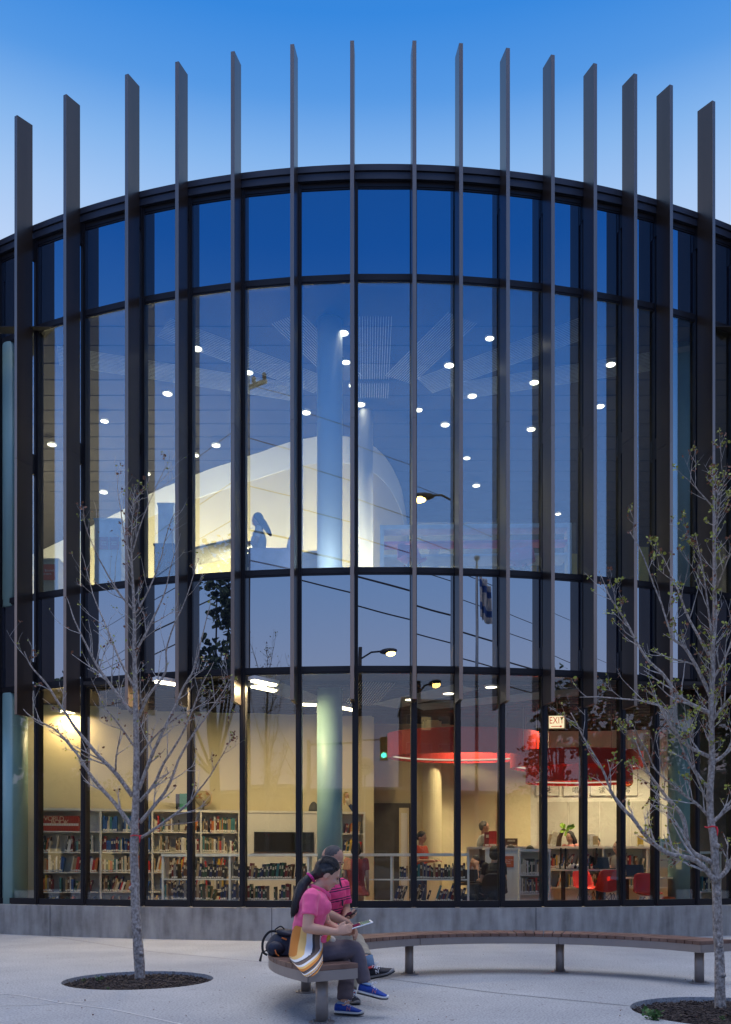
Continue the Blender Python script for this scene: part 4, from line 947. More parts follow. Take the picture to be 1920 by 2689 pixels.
# --- backpack on the bench behind the woman
M['pack']=pm('navy_nylon',(.010,.014,.032),.55,0,.3,14,bump=.6,bscale=14); M['strap']=pm('black_webbing',(.012,.012,.014),.8); M['orange']=pm('orange_cord',(.62,.17,.03),.6)
bc=Vector((-.665,7.0,BZ)); pk=thing('backpack','dark navy backpack slumped on the bench behind the woman','backpack',bc)
mb=MB(); mb.ell(bc+Vector((.02,.02,.10)),(.155,.12,.105)); mb.ell(bc+Vector((-.06,0,.07)),(.095,.105,.075)); mb.ell(bc+Vector((.05,.0,.15)),(.10,.09,.07)); mb.box(bc+Vector((.0,.0,.035)),(.24,.18,.06)); mb.blob('bag_body',M['pack'],pk,voxel=.01,smooth_it=5)
mb=MB(); mb.ell(bc+Vector((-.055,-.085,.07)),(.075,.045,.058)); mb.blob('pocket',M['pack'],pk,voxel=.008,smooth_it=4)
mb=MB(); mb.ell(bc+Vector((.03,-.02,.185)),(.10,.10,.035),Matrix.Rotation(.25,3,'Y')); mb.blob('lid',M['pack'],pk,voxel=.008,smooth_it=4)
mb=MB(); mb.tube(catmull([bc+Vector((-.02,0,.19)),bc+Vector((-.11,-.03,.20)),bc+Vector((-.165,-.05,.13)),bc+Vector((-.165,-.06,.04)),bc+Vector((-.13,-.06,.012))],4),(.010),8,flat=.4); mb.build('strap',M['strap'],pk)
mb=MB(); mb.tube(catmull([bc+Vector((.02,-.05,.205)),bc+Vector((-.02,-.07,.245)),bc+Vector((-.07,-.05,.215))],4),.006,6); mb.build('strap',M['strap'],pk)
mb=MB(); mb.tube([bc+Vector((-.135,-.07,.05)),bc+Vector((-.165,-.12,.04)),bc+Vector((-.18,-.14,-.03))],[.006,.006,.011],6); mb.build('strap',M['strap'],pk)
mb=MB(); mb.tube([bc+Vector((-.06,-.13,.06)),bc+Vector((-.05,-.14,.03)),bc+Vector((-.03,-.13,.008))],.005,6); mb.tube([bc+Vector((-.01,-.10,.155)),bc+Vector((.03,-.105,.14))],.007,6); mb.build('zip_cord',M['orange'],pk)
M['pale_lam']=pm('pale_blue_laminate',(.76,.82,.83),.45)
# ------------------------------------------------------------------ library furniture and people inside
FLZ=.30
def on_line(x, A, B):               # where the sight line of column x crosses the plan line A-B
    k=(x-CXP)/F_PX; dx,dy=B[0]-A[0],B[1]-A[1]; s=(k*A[1]-A[0])/(dx-k*dy); return s
BOOKC={'dark red':(.17,.02,.02),'navy':(.02,.03,.10),'black':(.015,.015,.016),'brown':(.12,.06,.03),'dark green':(.02,.075,.04),'tan':(.36,.26,.14),'cream':(.60,.54,.40),'teal':(.04,.17,.19),'yellow':(.55,.36,.04),'grey':(.20,.20,.20),'white':(.68,.67,.62),'blue':(.03,.10,.30),'orange':(.50,.15,.03),'red':(.45,.03,.02)}
M['book_label']=pm('spine_label',(.72,.70,.62),.6); M['pages']=pm('book_pages',(.60,.55,.42),.8)
BM={}
for nme,c in BOOKC.items():
    mb=MB(); m=pm('cover_'+nme.replace(' ','_'),c,.45,0,.25,3)
    mb.box((.5,.5,.5),(1,.98,1),mi=0); mb.add([(.08,.008,.05),(.92,.008,.05),(.92,.008,.17),(.08,.008,.17)],[(0,1,2,3)],1)
    mb.add([(.2,.009,.62),(.8,.009,.62),(.8,.009,.82),(.2,.009,.82)],[(0,1,2,3)],2 if nme in('black','navy','dark green','brown','dark red') else 0)
    mb.add([(.10,.03,1.002),(.90,.03,1.002),(.90,.97,1.002),(.10,.97,1.002)],[(0,1,2,3)],2)
    o=mb.build('book_proto',[m,M['book_label'],M['pages']],recalc=False); BM[nme]=o.data; bpy.data.objects.remove(o)
BOOKS=[]
def fill_row(case_name, row_name, P0, d, n, z, L, H, rn, palette, case_lab, D=.20, lean_p=.18, dense=.93):
    s=.012; k=0; lean=0
    while s<L-.03:
        t=rn.choice((.02,.025,.03,.035,.045)); h=min(H-.03,rn.uniform(.55,.9)*H); 
        if rn.random()<.06: lean=rn.uniform(.1,.32) if rn.random()<lean_p*3 else 0
        w=t*cos(lean)+h*sin(lean)*.0
        if rn.random()>dense: s+=rn.uniform(.04,.15)
        if s+t+(h*sin(lean) if lean else 0)>L-.01: break
        k+=1; col=rn.choice(palette); BOOKS.append(dict(col=col,s=s,P0=P0,d=d,n=n,z=z,t=t,h=h,D=min(D,.13+h*.3),lean=lean,lab=f"{col} book, {ordn(k)} from left, {row_name}, {case_lab}",case=case_name)); s+=t+.001+(t*(1/cos(lean)-1) if lean else 0)
def bookcase(name, label, A, B, xs, boards, top, depth, mat, back=True, group='library bookcases', skip=(), base=FLZ):
    A,B=Vector((A[0],A[1])),Vector((B[0],B[1])); d=(B-A).normalized(); n=Vector((-d.y,d.x))
    if n.y<0: n=-n
    L=(B-A).length; ss=[(A+(B-A)*on_line(x,A,B)-A).dot(d) for x in xs]; t=thing(name,label,'bookcase',(A.x,A.y,base),group)
    def bx(nm, s0,s1,n0,n1,z0,z1,m=mat,par=t):
        mb=MB(); q=[A+d*s0+n*n0,A+d*s1+n*n0,A+d*s1+n*n1,A+d*s0+n*n1]; mb.prism(q,z0,z1); return mb.build(nm,m,par)
    bx('top',ss[0]-.02,ss[-1]+.02,-.012,depth,top-.045,top)
    for s in ss: bx('upright',s-.018,s+.018,.0,depth-.002,base,top-.046)
    for i in range(len(ss)-1):
        for z in boards: 
            if i not in skip: bx('shelf',ss[i]+.019,ss[i+1]-.019,.006,depth-.015,z-.022,z)
    if back: bx('back_panel',ss[0]+.02,ss[-1]-.02,depth-.012,depth-.001,base,top-.047)
    return t,A,d,n,ss
rn=random.Random(5)
pal_all=['dark red','navy','black','brown','dark green','tan','cream','teal','yellow','grey','white','blue','orange','red','brown','tan','cream','dark green']
# tall bookcase along the left wall
tA,tB=(-6.15,16.1),(-.015,17.22); TZ=[1.887,1.496,1.114,.74,.36]
tc_,A,d,n,ss=bookcase('tall_bookcase','tall white bookcase of five shelves along the cream wall at left',tA,tB,[100,264,400,528,628,836,957],TZ,2.318,.30,M['white_lam'],skip=(4,))
rows=['top shelf','second shelf','third shelf','fourth shelf','bottom shelf']
baynames=['first bay','second bay','third bay','fourth bay','','bay right of the teal column']
for i in range(6):
    if i==4: continue
    for r,z in enumerate(TZ):
        if i==0 and r==0: continue
        P0=A+d*(ss[i]+.02)+n*.03; L=ss[i+1]-ss[i]-.04; H=.36
        pl=['blue','navy','teal','blue','dark red','cream','blue'] if (i==1 and r<2) else pal_all
        fill_row('tall',rows[r],P0,d,n,z,L,H,rn,pl,f'tall bookcase {baynames[i]}',lean_p=.3 if r>=2 else .12)
# closed bay with a wall screen
mb=MB(); q=[A+d*(ss[4]+.02)+n*.004,A+d*(ss[5]-.02)+n*.004,A+d*(ss[5]-.02)+n*.03,A+d*(ss[4]+.02)+n*.03]; mb.prism(q,FLZ+.02,2.27); mb.build('door_panel',M['white_lam'],tc_)
sA,sB=on_line(667,tA,tB),on_line(824,tA,tB); a=A+(Vector(tB)-A)*sA-n*.05; b=A+(Vector(tB)-A)*sB-n*.05
t=thing('wall_screen','wide black wall screen on the closed bay of the tall bookcase','screen',((a.x+b.x)/2,(a.y+b.y)/2,1.65))
mb=MB(); mb.prism([a,b,b+n*.04,a+n*.04],1.50,1.90); mb.build('screen_frame',M['phone'],t); mb=MB(); mb.prism([a+d*.02-n*.002,b-d*.02-n*.002,b-d*.02-n*.0005,a+d*.02-n*.0005],1.52,1.88); mb.build('display',M['dark_screen'],t)
# red encyclopedia set
M['enc_red']=pm('encyclopedia_red',(.36,.035,.012),.5,0,.15,8); M['gold']=pm('pale_gilt',(.75,.50,.32),.5)
x=ss[0]+.05; W=(on_line(206,tA,tB)*(Vector(tB)-A).length)-x; nb=22
for k in range(nb):
    c=A+d*(x+W*(k+.5)/nb)+n*.13; z=TZ[0]
    t=thing('encyclopedia',f'red encyclopedia volume, {ordn(k+1)} from the left on the top shelf of the tall bookcase','book',(c.x,c.y,z),'red encyclopedia volumes')
    mb=MB(); mb.box((c.x,c.y,z+.145),(W/nb-.002,.20,.29),rz=atan2(d.y,d.x)); mb.build('cover',M['enc_red'],t,bevel=.003)
    f=c-n*.1015; mb=MB(); mb.box((f.x,f.y,z+.125),(W/nb-.006,.002,.045),rz=atan2(d.y,d.x)); mb.build('spine_label',M['book_label'],t)
c=A+d*(x+W*.34)-n*.013+n*.04; dd=(d.x,d.y,0)
rt=[o for o in COL.objects if o.name.startswith('encyclopedia')]
wt=text_mesh('spine_lettering','WORLD',.125,M['gold'],rt[3],face_M((A+d*(x+W*.30)+n*.026).to_3d()+Vector((0,0,TZ[0]+.235)),dd,(0,0,1)),.001,.85)
wt=text_mesh('spine_lettering','BOOK',.125,M['gold'],rt[9],face_M((A+d*(x+W*.50)+n*.026).to_3d()+Vector((0,0,TZ[0]+.165)),dd,(0,0,1)),.001,.85)
# low bookcase behind the glass
lA,lB=(-3.62,15.25),(1.80,14.62); LZ=[.995,.62]
lc,A2,d2,n2,ss2=bookcase('low_bookcase','low pale bookcase with open back running behind the glass at the middle',lA,lB,[427,603,809,1028,1230],LZ,1.437,.30,M['pale_lam'],back=False)
pal_dark=['black','navy','brown','dark green','dark red','grey','black','teal','tan','dark green','navy']
for i,bn in ((0,'left bay'),(1,'second bay'),(3,'right bay')):
    for r,z in enumerate(LZ+[.25]):
        P0=A2+d2*(ss2[i]+.02)+n2*.02; fill_row('low',['upper row','middle row','bottom row'][r],P0,d2,n2,z,ss2[i+1]-ss2[i]-.04,.33,rn,pal_dark if i<3 else pal_dark+['dark red','brown','tan'],f'low bookcase behind glass {bn}',lean_p=.35)
# bookcases of the right hand reading area
wA,wB=(2.76,15.25),(3.40,15.62)
rc,A3,d3,n3,ss3=bookcase('end_bookcase','short white bookcase with an orange sign on its blank end panel',wA,wB,[1366,1444],[1.07,.73,.36],1.525,.30,M['white'])
fill_row('end','upper row',A3+d3*(ss3[0]+.02)+n3*.02,d3,n3,1.07,ss3[1]-ss3[0]-.04,.33,rn,pal_all,'short bookcase with orange sign'); fill_row('end','lower row',A3+d3*(ss3[0]+.02)+n3*.02,d3,n3,.73,ss3[1]-ss3[0]-.04,.32,rn,pal_all,'short bookcase with orange sign')
mb=MB(); mb.box((2.45,15.30,.91),(.62,.06,1.22)); mb.build('end_panel',M['white'],rc); mb=MB(); mb.box((2.45,15.40,1.53),(.66,.30,.03)); mb.build('top',M['white'],rc)
M['sign_orange']=pm('orange_sign',(.62,.12,.03),.5,0,.05); M['sign_text']=pm('pale_lettering',(.80,.74,.62),.6)
def sign(name, label, c, w, h, right, lines, size, mat, tmat, cat='sign', depth=.012):
    t=thing(name,label,cat,c); r=Vector(right).normalized(); mb=MB(); mb.box(c,(w,depth,h),rz=atan2(r.y,r.x)); mb.build('panel',mat,t)
    n=r.cross(Vector((0,0,1))); text_mesh('lettering',lines,size,tmat,t,face_M(Vector(c)+n*(depth/2+.0006),r,(0,0,1)),.0008); return t
sign('orange_sign','orange sign with pale lettering on the end panel of the short bookcase',(2.52,15.263,1.30),.24,.20,(1,0,0),'Elementary Fiction\nMain Idea\nNonfiction',.032,M['sign_orange'],M['sign_text'])
kA,kB=(2.0,17.55),(6.6,17.25)
kc,A4,d4,n4,ss4=bookcase('long_bookcase','long low white bookcase in front of the character panels at right',kA,kB,[1230,1330,1440,1585,1700,1810],[1.20,.80,.42],1.632,.32,M['white_lam'])
for i in (2,3,1):
    for r,z in enumerate((1.20,.80)): fill_row('long',['upper row','lower row'][r],A4+d4*(ss4[i]+.02)+n4*.02,d4,n4,z,ss4[i+1]-ss4[i]-.04,.34,rn,pal_all,f'long low bookcase {["","first bay","second bay","third bay"][i]}')
zA,zB=(6.05,16.0),(6.75,16.25)
zc,A5,d5,n5,ss5=bookcase('side_bookcase','small white bookcase at the right edge behind the budding tree trunk',zA,zB,[1812,1893],[1.15,.75,.4],1.5,.28,M['white_lam'])
for r,z in enumerate((1.15,.75)): fill_row('side',['upper row','lower row'][r],A5+d5*(ss5[0]+.02)+n5*.02,d5,n5,z,ss5[1]-ss5[0]-.04,.32,rn,pal_all,'small bookcase behind budding tree')
# place the books: the 300 that show largest as things, the others as one mass
def bmat(b):
    s=b['s']; d_=b['d']; o=b['P0']+d_*s; ang=atan2(d_.y,d_.x)
    return Matrix.Translation((o.x,o.y,b['z']))@Matrix.Rotation(ang,4,'Z')@Matrix.Rotation(b['lean'],4,'Y')@Matrix.Diagonal((b['t'],b['D'],b['h'],1))
for b in BOOKS:
    p=b['P0']; Y=p.y; zc_=b['z']+b['h']*.5; yy=HZP-(zc_-CAMH)*F_PX/Y; xx=CXP+(p+b['d']*b['s']).x*F_PX/Y
    vis=1.0
    if yy>2366: vis=.05
    if b['case']=='tall' and yy>2243 and xx>428: vis=.2
    if b['case']=='long' and not(1445<xx<1700): vis=.2
    b['score']=b['t']*b['h']/Y**2*vis
BOOKS.sort(key=lambda b:-b['score'])
for b in BOOKS[:300]:
    o=bpy.data.objects.new('book',BM[b['col']]); COL.objects.link(o); o.matrix_world=bmat(b); tag(o,b['lab'],'book','books on the library shelves')
rest={}
mbr=MB(); keys=list(BM); mats=[]; base={}
for k in keys: base[k]=len(mats); mats += list(BM[k].materials)
for b in BOOKS[300:]:
    me=BM[b['col']]; X=bmat(b); i0=len(mbr.v); mbr.v += [X@v.co for v in me.vertices]
    for p in me.polygons: mbr.f.append(tuple(i0+v for v in p.vertices)); mbr.m.append(base[b['col']]+p.material_index)
o=mbr.build('shelved_books',mats,recalc=False); tag(o,'rows of smaller and half hidden books filling the library shelves','books',kind='stuff')
# things standing on the tall bookcase
def atop(x, off=.13): 
    s=on_line(x,tA,tB); q=A+(Vector(tB)-A)*s+n*off; return Vector((q.x,q.y,2.319))
c=atop(533); g=thing('globe','antique coloured globe on a small stand on top of the tall bookcase','globe',c)
def globe_m():
    m=pm('globe_map',(.40,.30,.13),.35,0,.2,3,col2=(.52,.45,.28)); N=m.node_tree.nodes; L=m.node_tree.links; b=[k for k in N if k.type=='BSDF_PRINCIPLED'][0]
    tc=N.new('ShaderNodeTexCoord'); z=N.new('ShaderNodeTexNoise'); z.inputs['Scale'].default_value=7; z.inputs['Detail'].default_value=6; L.new(tc.outputs['Object'],z.inputs['Vector'])
    r=N.new('ShaderNodeValToRGB'); r.color_ramp.interpolation='CONSTANT'; e=r.color_ramp.elements; e[0].color=rgb(.42,.36,.20); e[1].position=.52; e[1].color=rgb(.30,.14,.05); k=e.new(.6); k.color=rgb(.16,.20,.08); L.new(z.outputs['Fac'],r.inputs[0]); L.new(r.outputs[0],b.inputs['Base Color']); return m
mb=MB(); mb.ell(c+Vector((0,0,.235)),.155,nu=24,nv=16); mb.build('ball',globe_m(),g,smooth=True)
mb=MB(); mb.tube([c+Vector((.175*cos(a),0,.235+.175*sin(a))) for a in [R_(-80+10*k) for k in range(17)]],.008,6); mb.build('meridian_arm',M['gold'],g); mb=MB(); mb.lathe(c,[(.10,0),(.10,.012),(.02,.03),(.015,.075)],18); mb.build('stand',M['darkwood'],g)
M['green_book']=pm('green_cover',(.01,.20,.11),.5)
c=atop(481,.12); t=thing('standing_book','large green book standing upright on top of the tall bookcase','book',c)
mb=MB(); mb.box(c+Vector((0,0,.16)),(.14,.05,.32),rz=.2); mb.build('cover',M['green_book'],t); mb=MB(); mb.box(c+Vector((-.11,.02,.155)),(.08,.12,.31),rz=.2); mb.build('side_cover',M['black_shoe'],t)
c=atop(917,.12); t=thing('rag_doll','blonde rag doll in a pale top and jeans leaning on top of the tall bookcase','doll',c)
M['blonde']=pm('blonde_yarn',(.48,.33,.12),.9,0,.4,60); M['jeans']=pm('doll_denim',(.03,.06,.14),.9); M['doll_top']=pm('doll_top',(.62,.55,.42),.9)
hd=c+Vector((-.03,0,.34)); mb=MB(); mb.ell(hd,(.045,.04,.055)); mb.tube([hd,c+Vector((-.01,0,.22)),c+Vector((.03,0,.14))],[.02,.035,.04],10); mb.tube([c+Vector((-.04,-.01,.25)),c+Vector((-.08,-.01,.14))],.012,8); mb.tube([c+Vector((.02,-.01,.25)),c+Vector((.065,-.01,.15))],.012,8); mb.blob('body',M['skin_c'],t,voxel=.008)
mb=MB(); mb.tube([c+Vector((-.02,0,.275)),c+Vector((-.005,0,.21)),c+Vector((.025,0,.15))],[.036,.046,.05],10); mb.build('top',M['doll_top'],t,smooth=True)
mb=MB(); mb.tube([c+Vector((.02,0,.16)),c+Vector((.06,-.01,.08)),c+Vector((.10,-.015,.012))],[.034,.026,.02],8); mb.tube([c+Vector((.035,0,.16)),c+Vector((.08,.0,.08)),c+Vector((.125,0,.012))],[.034,.026,.02],8); mb.build('jeans',M['jeans'],t,smooth=True)
mb=MB(); mb.ell(hd+Vector((-.008,.012,.012)),(.052,.045,.057)); mb.tube([hd+Vector((-.045,0,.02)),hd+Vector((-.06,0,-.10)),hd+Vector((-.05,0,-.20))],[.022,.026,.012],8); mb.tube([hd+Vector((.035,0,.01)),hd+Vector((.04,0,-.06)),hd+Vector((.03,0,-.14))],[.018,.018,.01],8); mb.blob('hair',M['blonde'],t,voxel=.008)
c=atop(826,.14); t=thing('book_end','rounded dark grey hump on top of the tall bookcase left of the teal column','ornament',c); mb=MB(); mb.lathe(c,[(.10,0),(.10,.06),(.085,.12),(.055,.17),(.02,.20)],18); mb.build('shell',M['darkwood'],t,smooth=True); mb=MB(); mb.lathe(c,[(.115,.0005),(.115,.014),(.105,.02)],18); mb.build('foot',M['darkwood'],t)
# red ring lamps
M['red_drum']=pm('red_lamp_drum',(.42,.012,.005),.5,0,.05,2); RINGL=em('ring_light',(1,.84,.66),.75)
def ring_lamp(label, x0, x1, ytop, ybot, Y, ry, th=.05):      # oval drum lamps
    cx=((x0+x1)/2-CXP)/F_PX*Y; r=(x1-x0)/2/F_PX*Y; zt=CAMH+(HZP-ytop)/F_PX*(Y-ry); zb=CAMH+(HZP-ybot)/F_PX*(Y+ry-th); n=72
    t=thing('ring_lamp',label,'pendant lamp',(cx,Y,zb),'red ring lamps over the reading area')
    def hoop(nm,r0,r1,z0,z1,m):
        mb=MB(); rows=[[(cx+cos(2*pi*k/n)*(r-q),Y+sin(2*pi*k/n)*(ry-q),z) for q,z in ((r0,z0),(r1,z0),(r1,z1),(r0,z1))] for k in range(n+1)]; mb.strip(rows,True); mb.build(nm,m,t,smooth=False)
    hoop('drum',0,th,zb,zt,M['red_drum']); hoop('light_strip',th+.001,th+.012,zb+.05,zb+.078,RINGL); hoop('lower_rim',th+.001,th+.02,zb-.004,zb+.02,M['red_drum'])
    for k in range(4):
        a=k*pi/2+.5; mb=MB(); mb.cyl((cx+cos(a)*(r-.025),Y+sin(a)*(ry-.025)),.006,zt+.001,4.30,6); mb.build('cable',M['bolt'],t)
ring_lamp('largest red ring lamp with a bright strip, hanging left of the others',1017,1418,1908,2004,17.2,.90)
ring_lamp('middle sized red ring lamp hanging right, above the smallest ring',1341,1686,1962,2029,16.9,.80)
ring_lamp('smallest red ring lamp hanging lowest in front of the character panels',1381,1660,2004,2064,16.9,.62)
# EXIT sign
ex=P(1463,1897,15.8); t=thing('exit_sign','lit white EXIT sign with red letters and an arrow hanging from the ceiling','sign',ex)
EXF=em('exit_face',(1,.86,.60),1.25); EXR=em('exit_red',(.80,.05,.015),.9)
mb=MB(); mb.box(ex,(.31,.075,.235),rz=-.10); mb.build('box',M['cream'],t)
r=Vector((cos(-.10),sin(-.10),0)); nn=r.cross(Vector((0,0,1))); mb=MB(); mb.box(ex+nn*.0395-r*.012,(.275,.003,.225),rz=-.10); fc=mb.build('lit_face',EXF,t)
text_mesh('lettering','EXIT',.175,EXR,t,face_M(ex+nn*.0415+Vector((-.012,0,.025)),r,(0,0,1))@Matrix.Diagonal((.72,1,1,1)),.001,1.05)
mb=MB(); mb.box(ex+nn*.0425+Vector((-.02,0,-.082)),(.18,.003,.012),rz=-.10); mb.box(ex+nn*.0426+r*.065+Vector((0,0,-.082)),(.03,.003,.030),rz=-.10); mb.build('arrow',EXR,t); mb=MB(); mb.cyl((ex.x,ex.y),.012,ex.z+.118,4.30,8); mb.build('hanger',M['bolt'],t)
# character panels on the white wall
wa,wb=Vector((3.7,19.55)),Vector((6.9,19.25)); wd=(wb-wa).normalized(); wn=Vector((wd.y,-wd.x)); M['line']=pm('dark_line',(.05,.05,.05),.6)
for (x0,x1,ch,nm) in ((1406,1469,'说','speech blob'),(1478,1544,'唱','music note'),(1549,1612,'读','two triangles'),(1619,1675,'写','paint palette')):
    s0,s1=on_line(x0,wa,wb),on_line(x1,wa,wb); a=wa+(wb-wa)*s0+wn*.02; b=wa+(wb-wa)*s1+wn*.02; c=(a+b)/2; Y=c.y; zt=CAMH+(HZP-1998)/F_PX*Y; zb=CAMH+(HZP-2091)/F_PX*Y
    t=thing('character_panel',f'white wall panel with the character {ch} under a {nm}','wall panel',(c.x,c.y,zb),'character panels on the white wall'); w=(b-a).length; ang=atan2(wd.y,wd.x)
    mb=MB(); mb.box((c.x,c.y,(zt+zb)/2),(w,.02,zt-zb),rz=ang); mb.build('board',M['white'],t)
    f=c+wn*.0115; mb=MB()
    for (u,z,sw,sh) in ((0,zb+.01,w-.02,.008),(0,zt-.01,w-.02,.008),(-w/2+.012,(zt+zb)/2,.008,zt-zb-.03),(w/2-.012,(zt+zb)/2,.008,zt-zb-.03)): mb.box((f.x+wd.x*u,f.y+wd.y*u,z),(sw,.002,sh),rz=ang)
    mb.build('border',M['line'],t)
    r3=Vector((wd.x,wd.y,0)); text_mesh('lettering',ch,.155,M['line'],t,face_M((f.x+wn.x*.001,f.y+wn.y*.001,zb+.125),r3,(0,0,1)),.001)
    p=Vector((f.x+wn.x*.002,f.y+wn.y*.002,zb+.33)); R=face_M((0,0,0),r3,(0,0,1)).to_3x3()
    if 'palette' in nm:
        m1=pm('palette_brown',(.25,.11,.05),.6); mb=MB(); mb.ell(p,(.13,.12,.004),R,24,6); pa=mb.build('picture',m1,t,smooth=True)
        mb=MB(); mb.ell(p+R@Vector((-.03,.02,.003)),(.055,.05,.004),R,18,6); mb.build('hole',M['white'],pa)
        for k in range(7):
            a_=-2.2+k*.62; mb=MB(); mb.ell(p+R@Vector((.088*cos(a_),.080*sin(a_),.004)),(.024,.024,.004),R,12,6); mb.build('paint',M['sign_orange'],pa)
    elif 'triangles' in nm:
        mb=MB()
        for s in (-.1,.1): mb.add([p+R@Vector((s-.04,.06,.002)),p+R@Vector((s+.04,.06,.002)),p+R@Vector((s,-.03,.002))],[(0,1,2)]); mb.ell(p+R@Vector((s*.6,-.075,.002)),(.008,.016,.003),R)
        mb.build('picture',M['line'],t)
    elif 'note' in nm:
        mb=MB(); mb.tube([p+R@Vector((-.07,-.06,0)),p+R@Vector((-.02,-.01,0)),p+R@Vector((.03,-.05,0)),p+R@Vector((.07,.02,0))],.006,6); mb.build('picture',M['line'],t)
    else:
        mb=MB(); mb.ell(p+R@Vector((.05,-.02,0)),(.09,.06,.004),R); mb.ell(p+R@Vector((-.03,.02,.001)),(.05,.04,.004),R); mb.build('picture',pm('brown_blob',(.16,.10,.07),.7),t,smooth=True)
# pale wall boards below the characters
for k in range(4):
    s0,s1=[on_line(x,wa,wb) for x in (1412+k*82,1412+k*82+80)]; a=wa+(wb-wa)*s0+wn*.015; b=wa+(wb-wa)*s1+wn*.015
    mb=MB(); mb.prism([a,b,b-wn*.014,a-wn*.014],FLZ,2.70); mb.build('wall_board',M['grey_panel'],lib)
# tables, chairs, computers
M['red_shell']=pm('red_plastic',(.62,.028,.018),.35,0,.04); M['orange_shell']=pm('orange_plastic',(.75,.13,.03),.4); M['pink_shell']=pm('rose_plastic',(.80,.22,.38),.4); M['wire']=pm('chrome_wire',(.5,.45,.4),.25,.9); M['table_leg']=pm('dark_table_leg',(.05,.035,.03),.5)
def shell_chair(label, loc, rz, shell, legs, group='shell chairs in the library', h=.43):
    t=thing('shell_chair',label,'chair',loc,group); C_=Vector(loc); Rz=Matrix.Rotation(rz,3,'Z'); w=lambda x,y,z: C_+Rz@Vector((x,y,z))
    rows=[]; 
    for (y,z,hw_,cv) in ((-.20,h+.01,.17,.02),(-.12,h,.22,.045),(.0,h-.012,.235,.06),(.12,h+.0,.235,.07),(.18,h+.06,.23,.08),(.215,h+.16,.22,.075),(.235,h+.27,.21,.06),(.25,h+.36,.18,.04),(.255,h+.395,.12,.02)):
        rows.append([w(hw_*u,y-cv*(abs(u)**2)*(1 if z>h+.03 else .0),z+(cv*abs(u)**2 if z<=h+.06 else 0)) for u in (-1,-.75,-.4,0,.4,.75,1)])
    mb=MB(); mb.strip(rows); o=mb.build('shell',shell,t,smooth=True); m=o.modifiers.new('thick','SOLIDIFY'); m.thickness=.012
    b=[w(-.19,-.17,.002),w(.19,-.17,.002),w(.19,.19,.002),w(-.19,.19,.002)]; tp=[w(-.10,-.09,h-.02),w(.10,-.09,h-.02),w(.10,.10,h-.02),w(-.10,.10,h-.02)]
    for k in range(4): mb=MB(); mb.tube([b[k],tp[(k)]],.009,6); mb.build('leg',legs,t)
    mb=MB()
    for k in range(4): mb.tube([b[k].lerp(tp[k],.35),tp[(k+1)%4]],.005,5); mb.tube([b[k].lerp(tp[k],.35),tp[(k-1)%4]],.005,5)
    mb.build('wire_brace',legs,t); return t
def table(label, c, rx, ry, z, legpos, top=M['white_lam'], group='tables in the library'):
    t=thing('round_table',label,'table',(c[0],c[1],FLZ),group); mb=MB(); mb.prism(circle_pts(c,rx,ry,36),z-.03,z); mb.build('table_top',top,t)
    for (x,y) in legpos:
        mb=MB(); mb.box((c[0]+x,c[1]+y,(z-.031+FLZ+.03)/2),(.07,.07,z-.031-FLZ-.03)); mb.box((c[0]+x,c[1]+y,FLZ+.015),(.10,.5,.03)); mb.build('leg',M['table_leg'],t)
    return t
table('white oval table with computers and a panda toy',(4.12,16.3),.60,.42,1.165,[(-.36,0),(.36,0)])
table('white table at right under the budding tree branches',(5.05,15.75),.46,.36,1.02,[(-.25,0),(.3,0)])
table('small white table near the right hand column',(5.75,15.9),.34,.3,1.02,[(0,0)])
def monitor(label, c, rz, w=.42, h=.30):
    t=thing('monitor',label,'computer',c,'computers on the library tables'); C_=Vector(c); Rz=Matrix.Rotation(rz,3,'Z'); q=lambda x,y,z: C_+Rz@Vector((x,y,z))
    mb=MB(); mb.box(q(0,0,.10+h/2),(w,.035,h),M=Rz); mb.build('housing',M['phone'],t,bevel=.006); mb=MB(); mb.box(q(0,-.0185,.10+h/2),(w-.04,.002,h-.04),M=Rz); mb.build('display',M['dark_screen'],t)
    mb=MB(); mb.tube([q(0,.02,.01),q(0,.03,.12)],.018,8); mb.box(q(0,.02,.007),(.20,.15,.012),M=Rz); mb.build('stand',M['phone'],t)
monitor('black monitor seen edge on at the left of the oval table',(3.72,16.28,1.166),1.3); monitor('black monitor seen edge on behind the first one',(3.86,16.45,1.166),1.25); monitor('black monitor at the right of the oval table',(4.38,16.35,1.166),1.45); monitor('small black monitor with slim stand on the oval table',(4.26,16.2,1.166),1.2,.2,.16)
def laptop(label, c, rz):
    t=thing('laptop',label,'computer',c,'computers on the library tables'); C_=Vector(c); Rz=Matrix.Rotation(rz,3,'Z'); mb=MB(); mb.box(C_+Vector((0,0,.011)),(.34,.24,.02),M=Rz); mb.build('keyboard',M['phone'],t,bevel=.004)
    mb=MB(); mb.box(C_+Rz@Vector((0,.15,.12)),(.34,.012,.23),M=Rz@Matrix.Rotation(-.3,3,'X')); mb.build('lid',M['phone'],t,bevel=.004)
laptop('flat black laptop on the right end of the oval table',(4.52,16.2,1.166),.2); laptop('black laptop on the table under the branches',(5.0,15.7,1.021),.1)
mb=MB(); c=Vector((4.02,16.05,1.166)); t=thing('water_bottle','clear plastic water bottle with white cap beside the panda toy','bottle',c); mb.lathe(c,[(.032,0),(.034,.02),(.034,.12),(.028,.15),(.013,.18),(.013,.19)],16); mb.build('bottle_body',pm('clear_plastic',(.6,.66,.7),.1,spec=.8),t,smooth=True); mb=MB(); mb.cyl((c.x,c.y),.015,c.z+.191,c.z+.21,12); mb.build('cap',M['white'],t)
c=Vector((3.92,15.98,1.166)); t=thing('panda_toy','black and white panda soft toy lying on the oval table','soft toy',c); M['plush_w']=pm('white_plush',(.72,.70,.66),.95,bump=.5); M['plush_k']=pm('black_plush',(.012,.012,.012),.95,bump=.5)
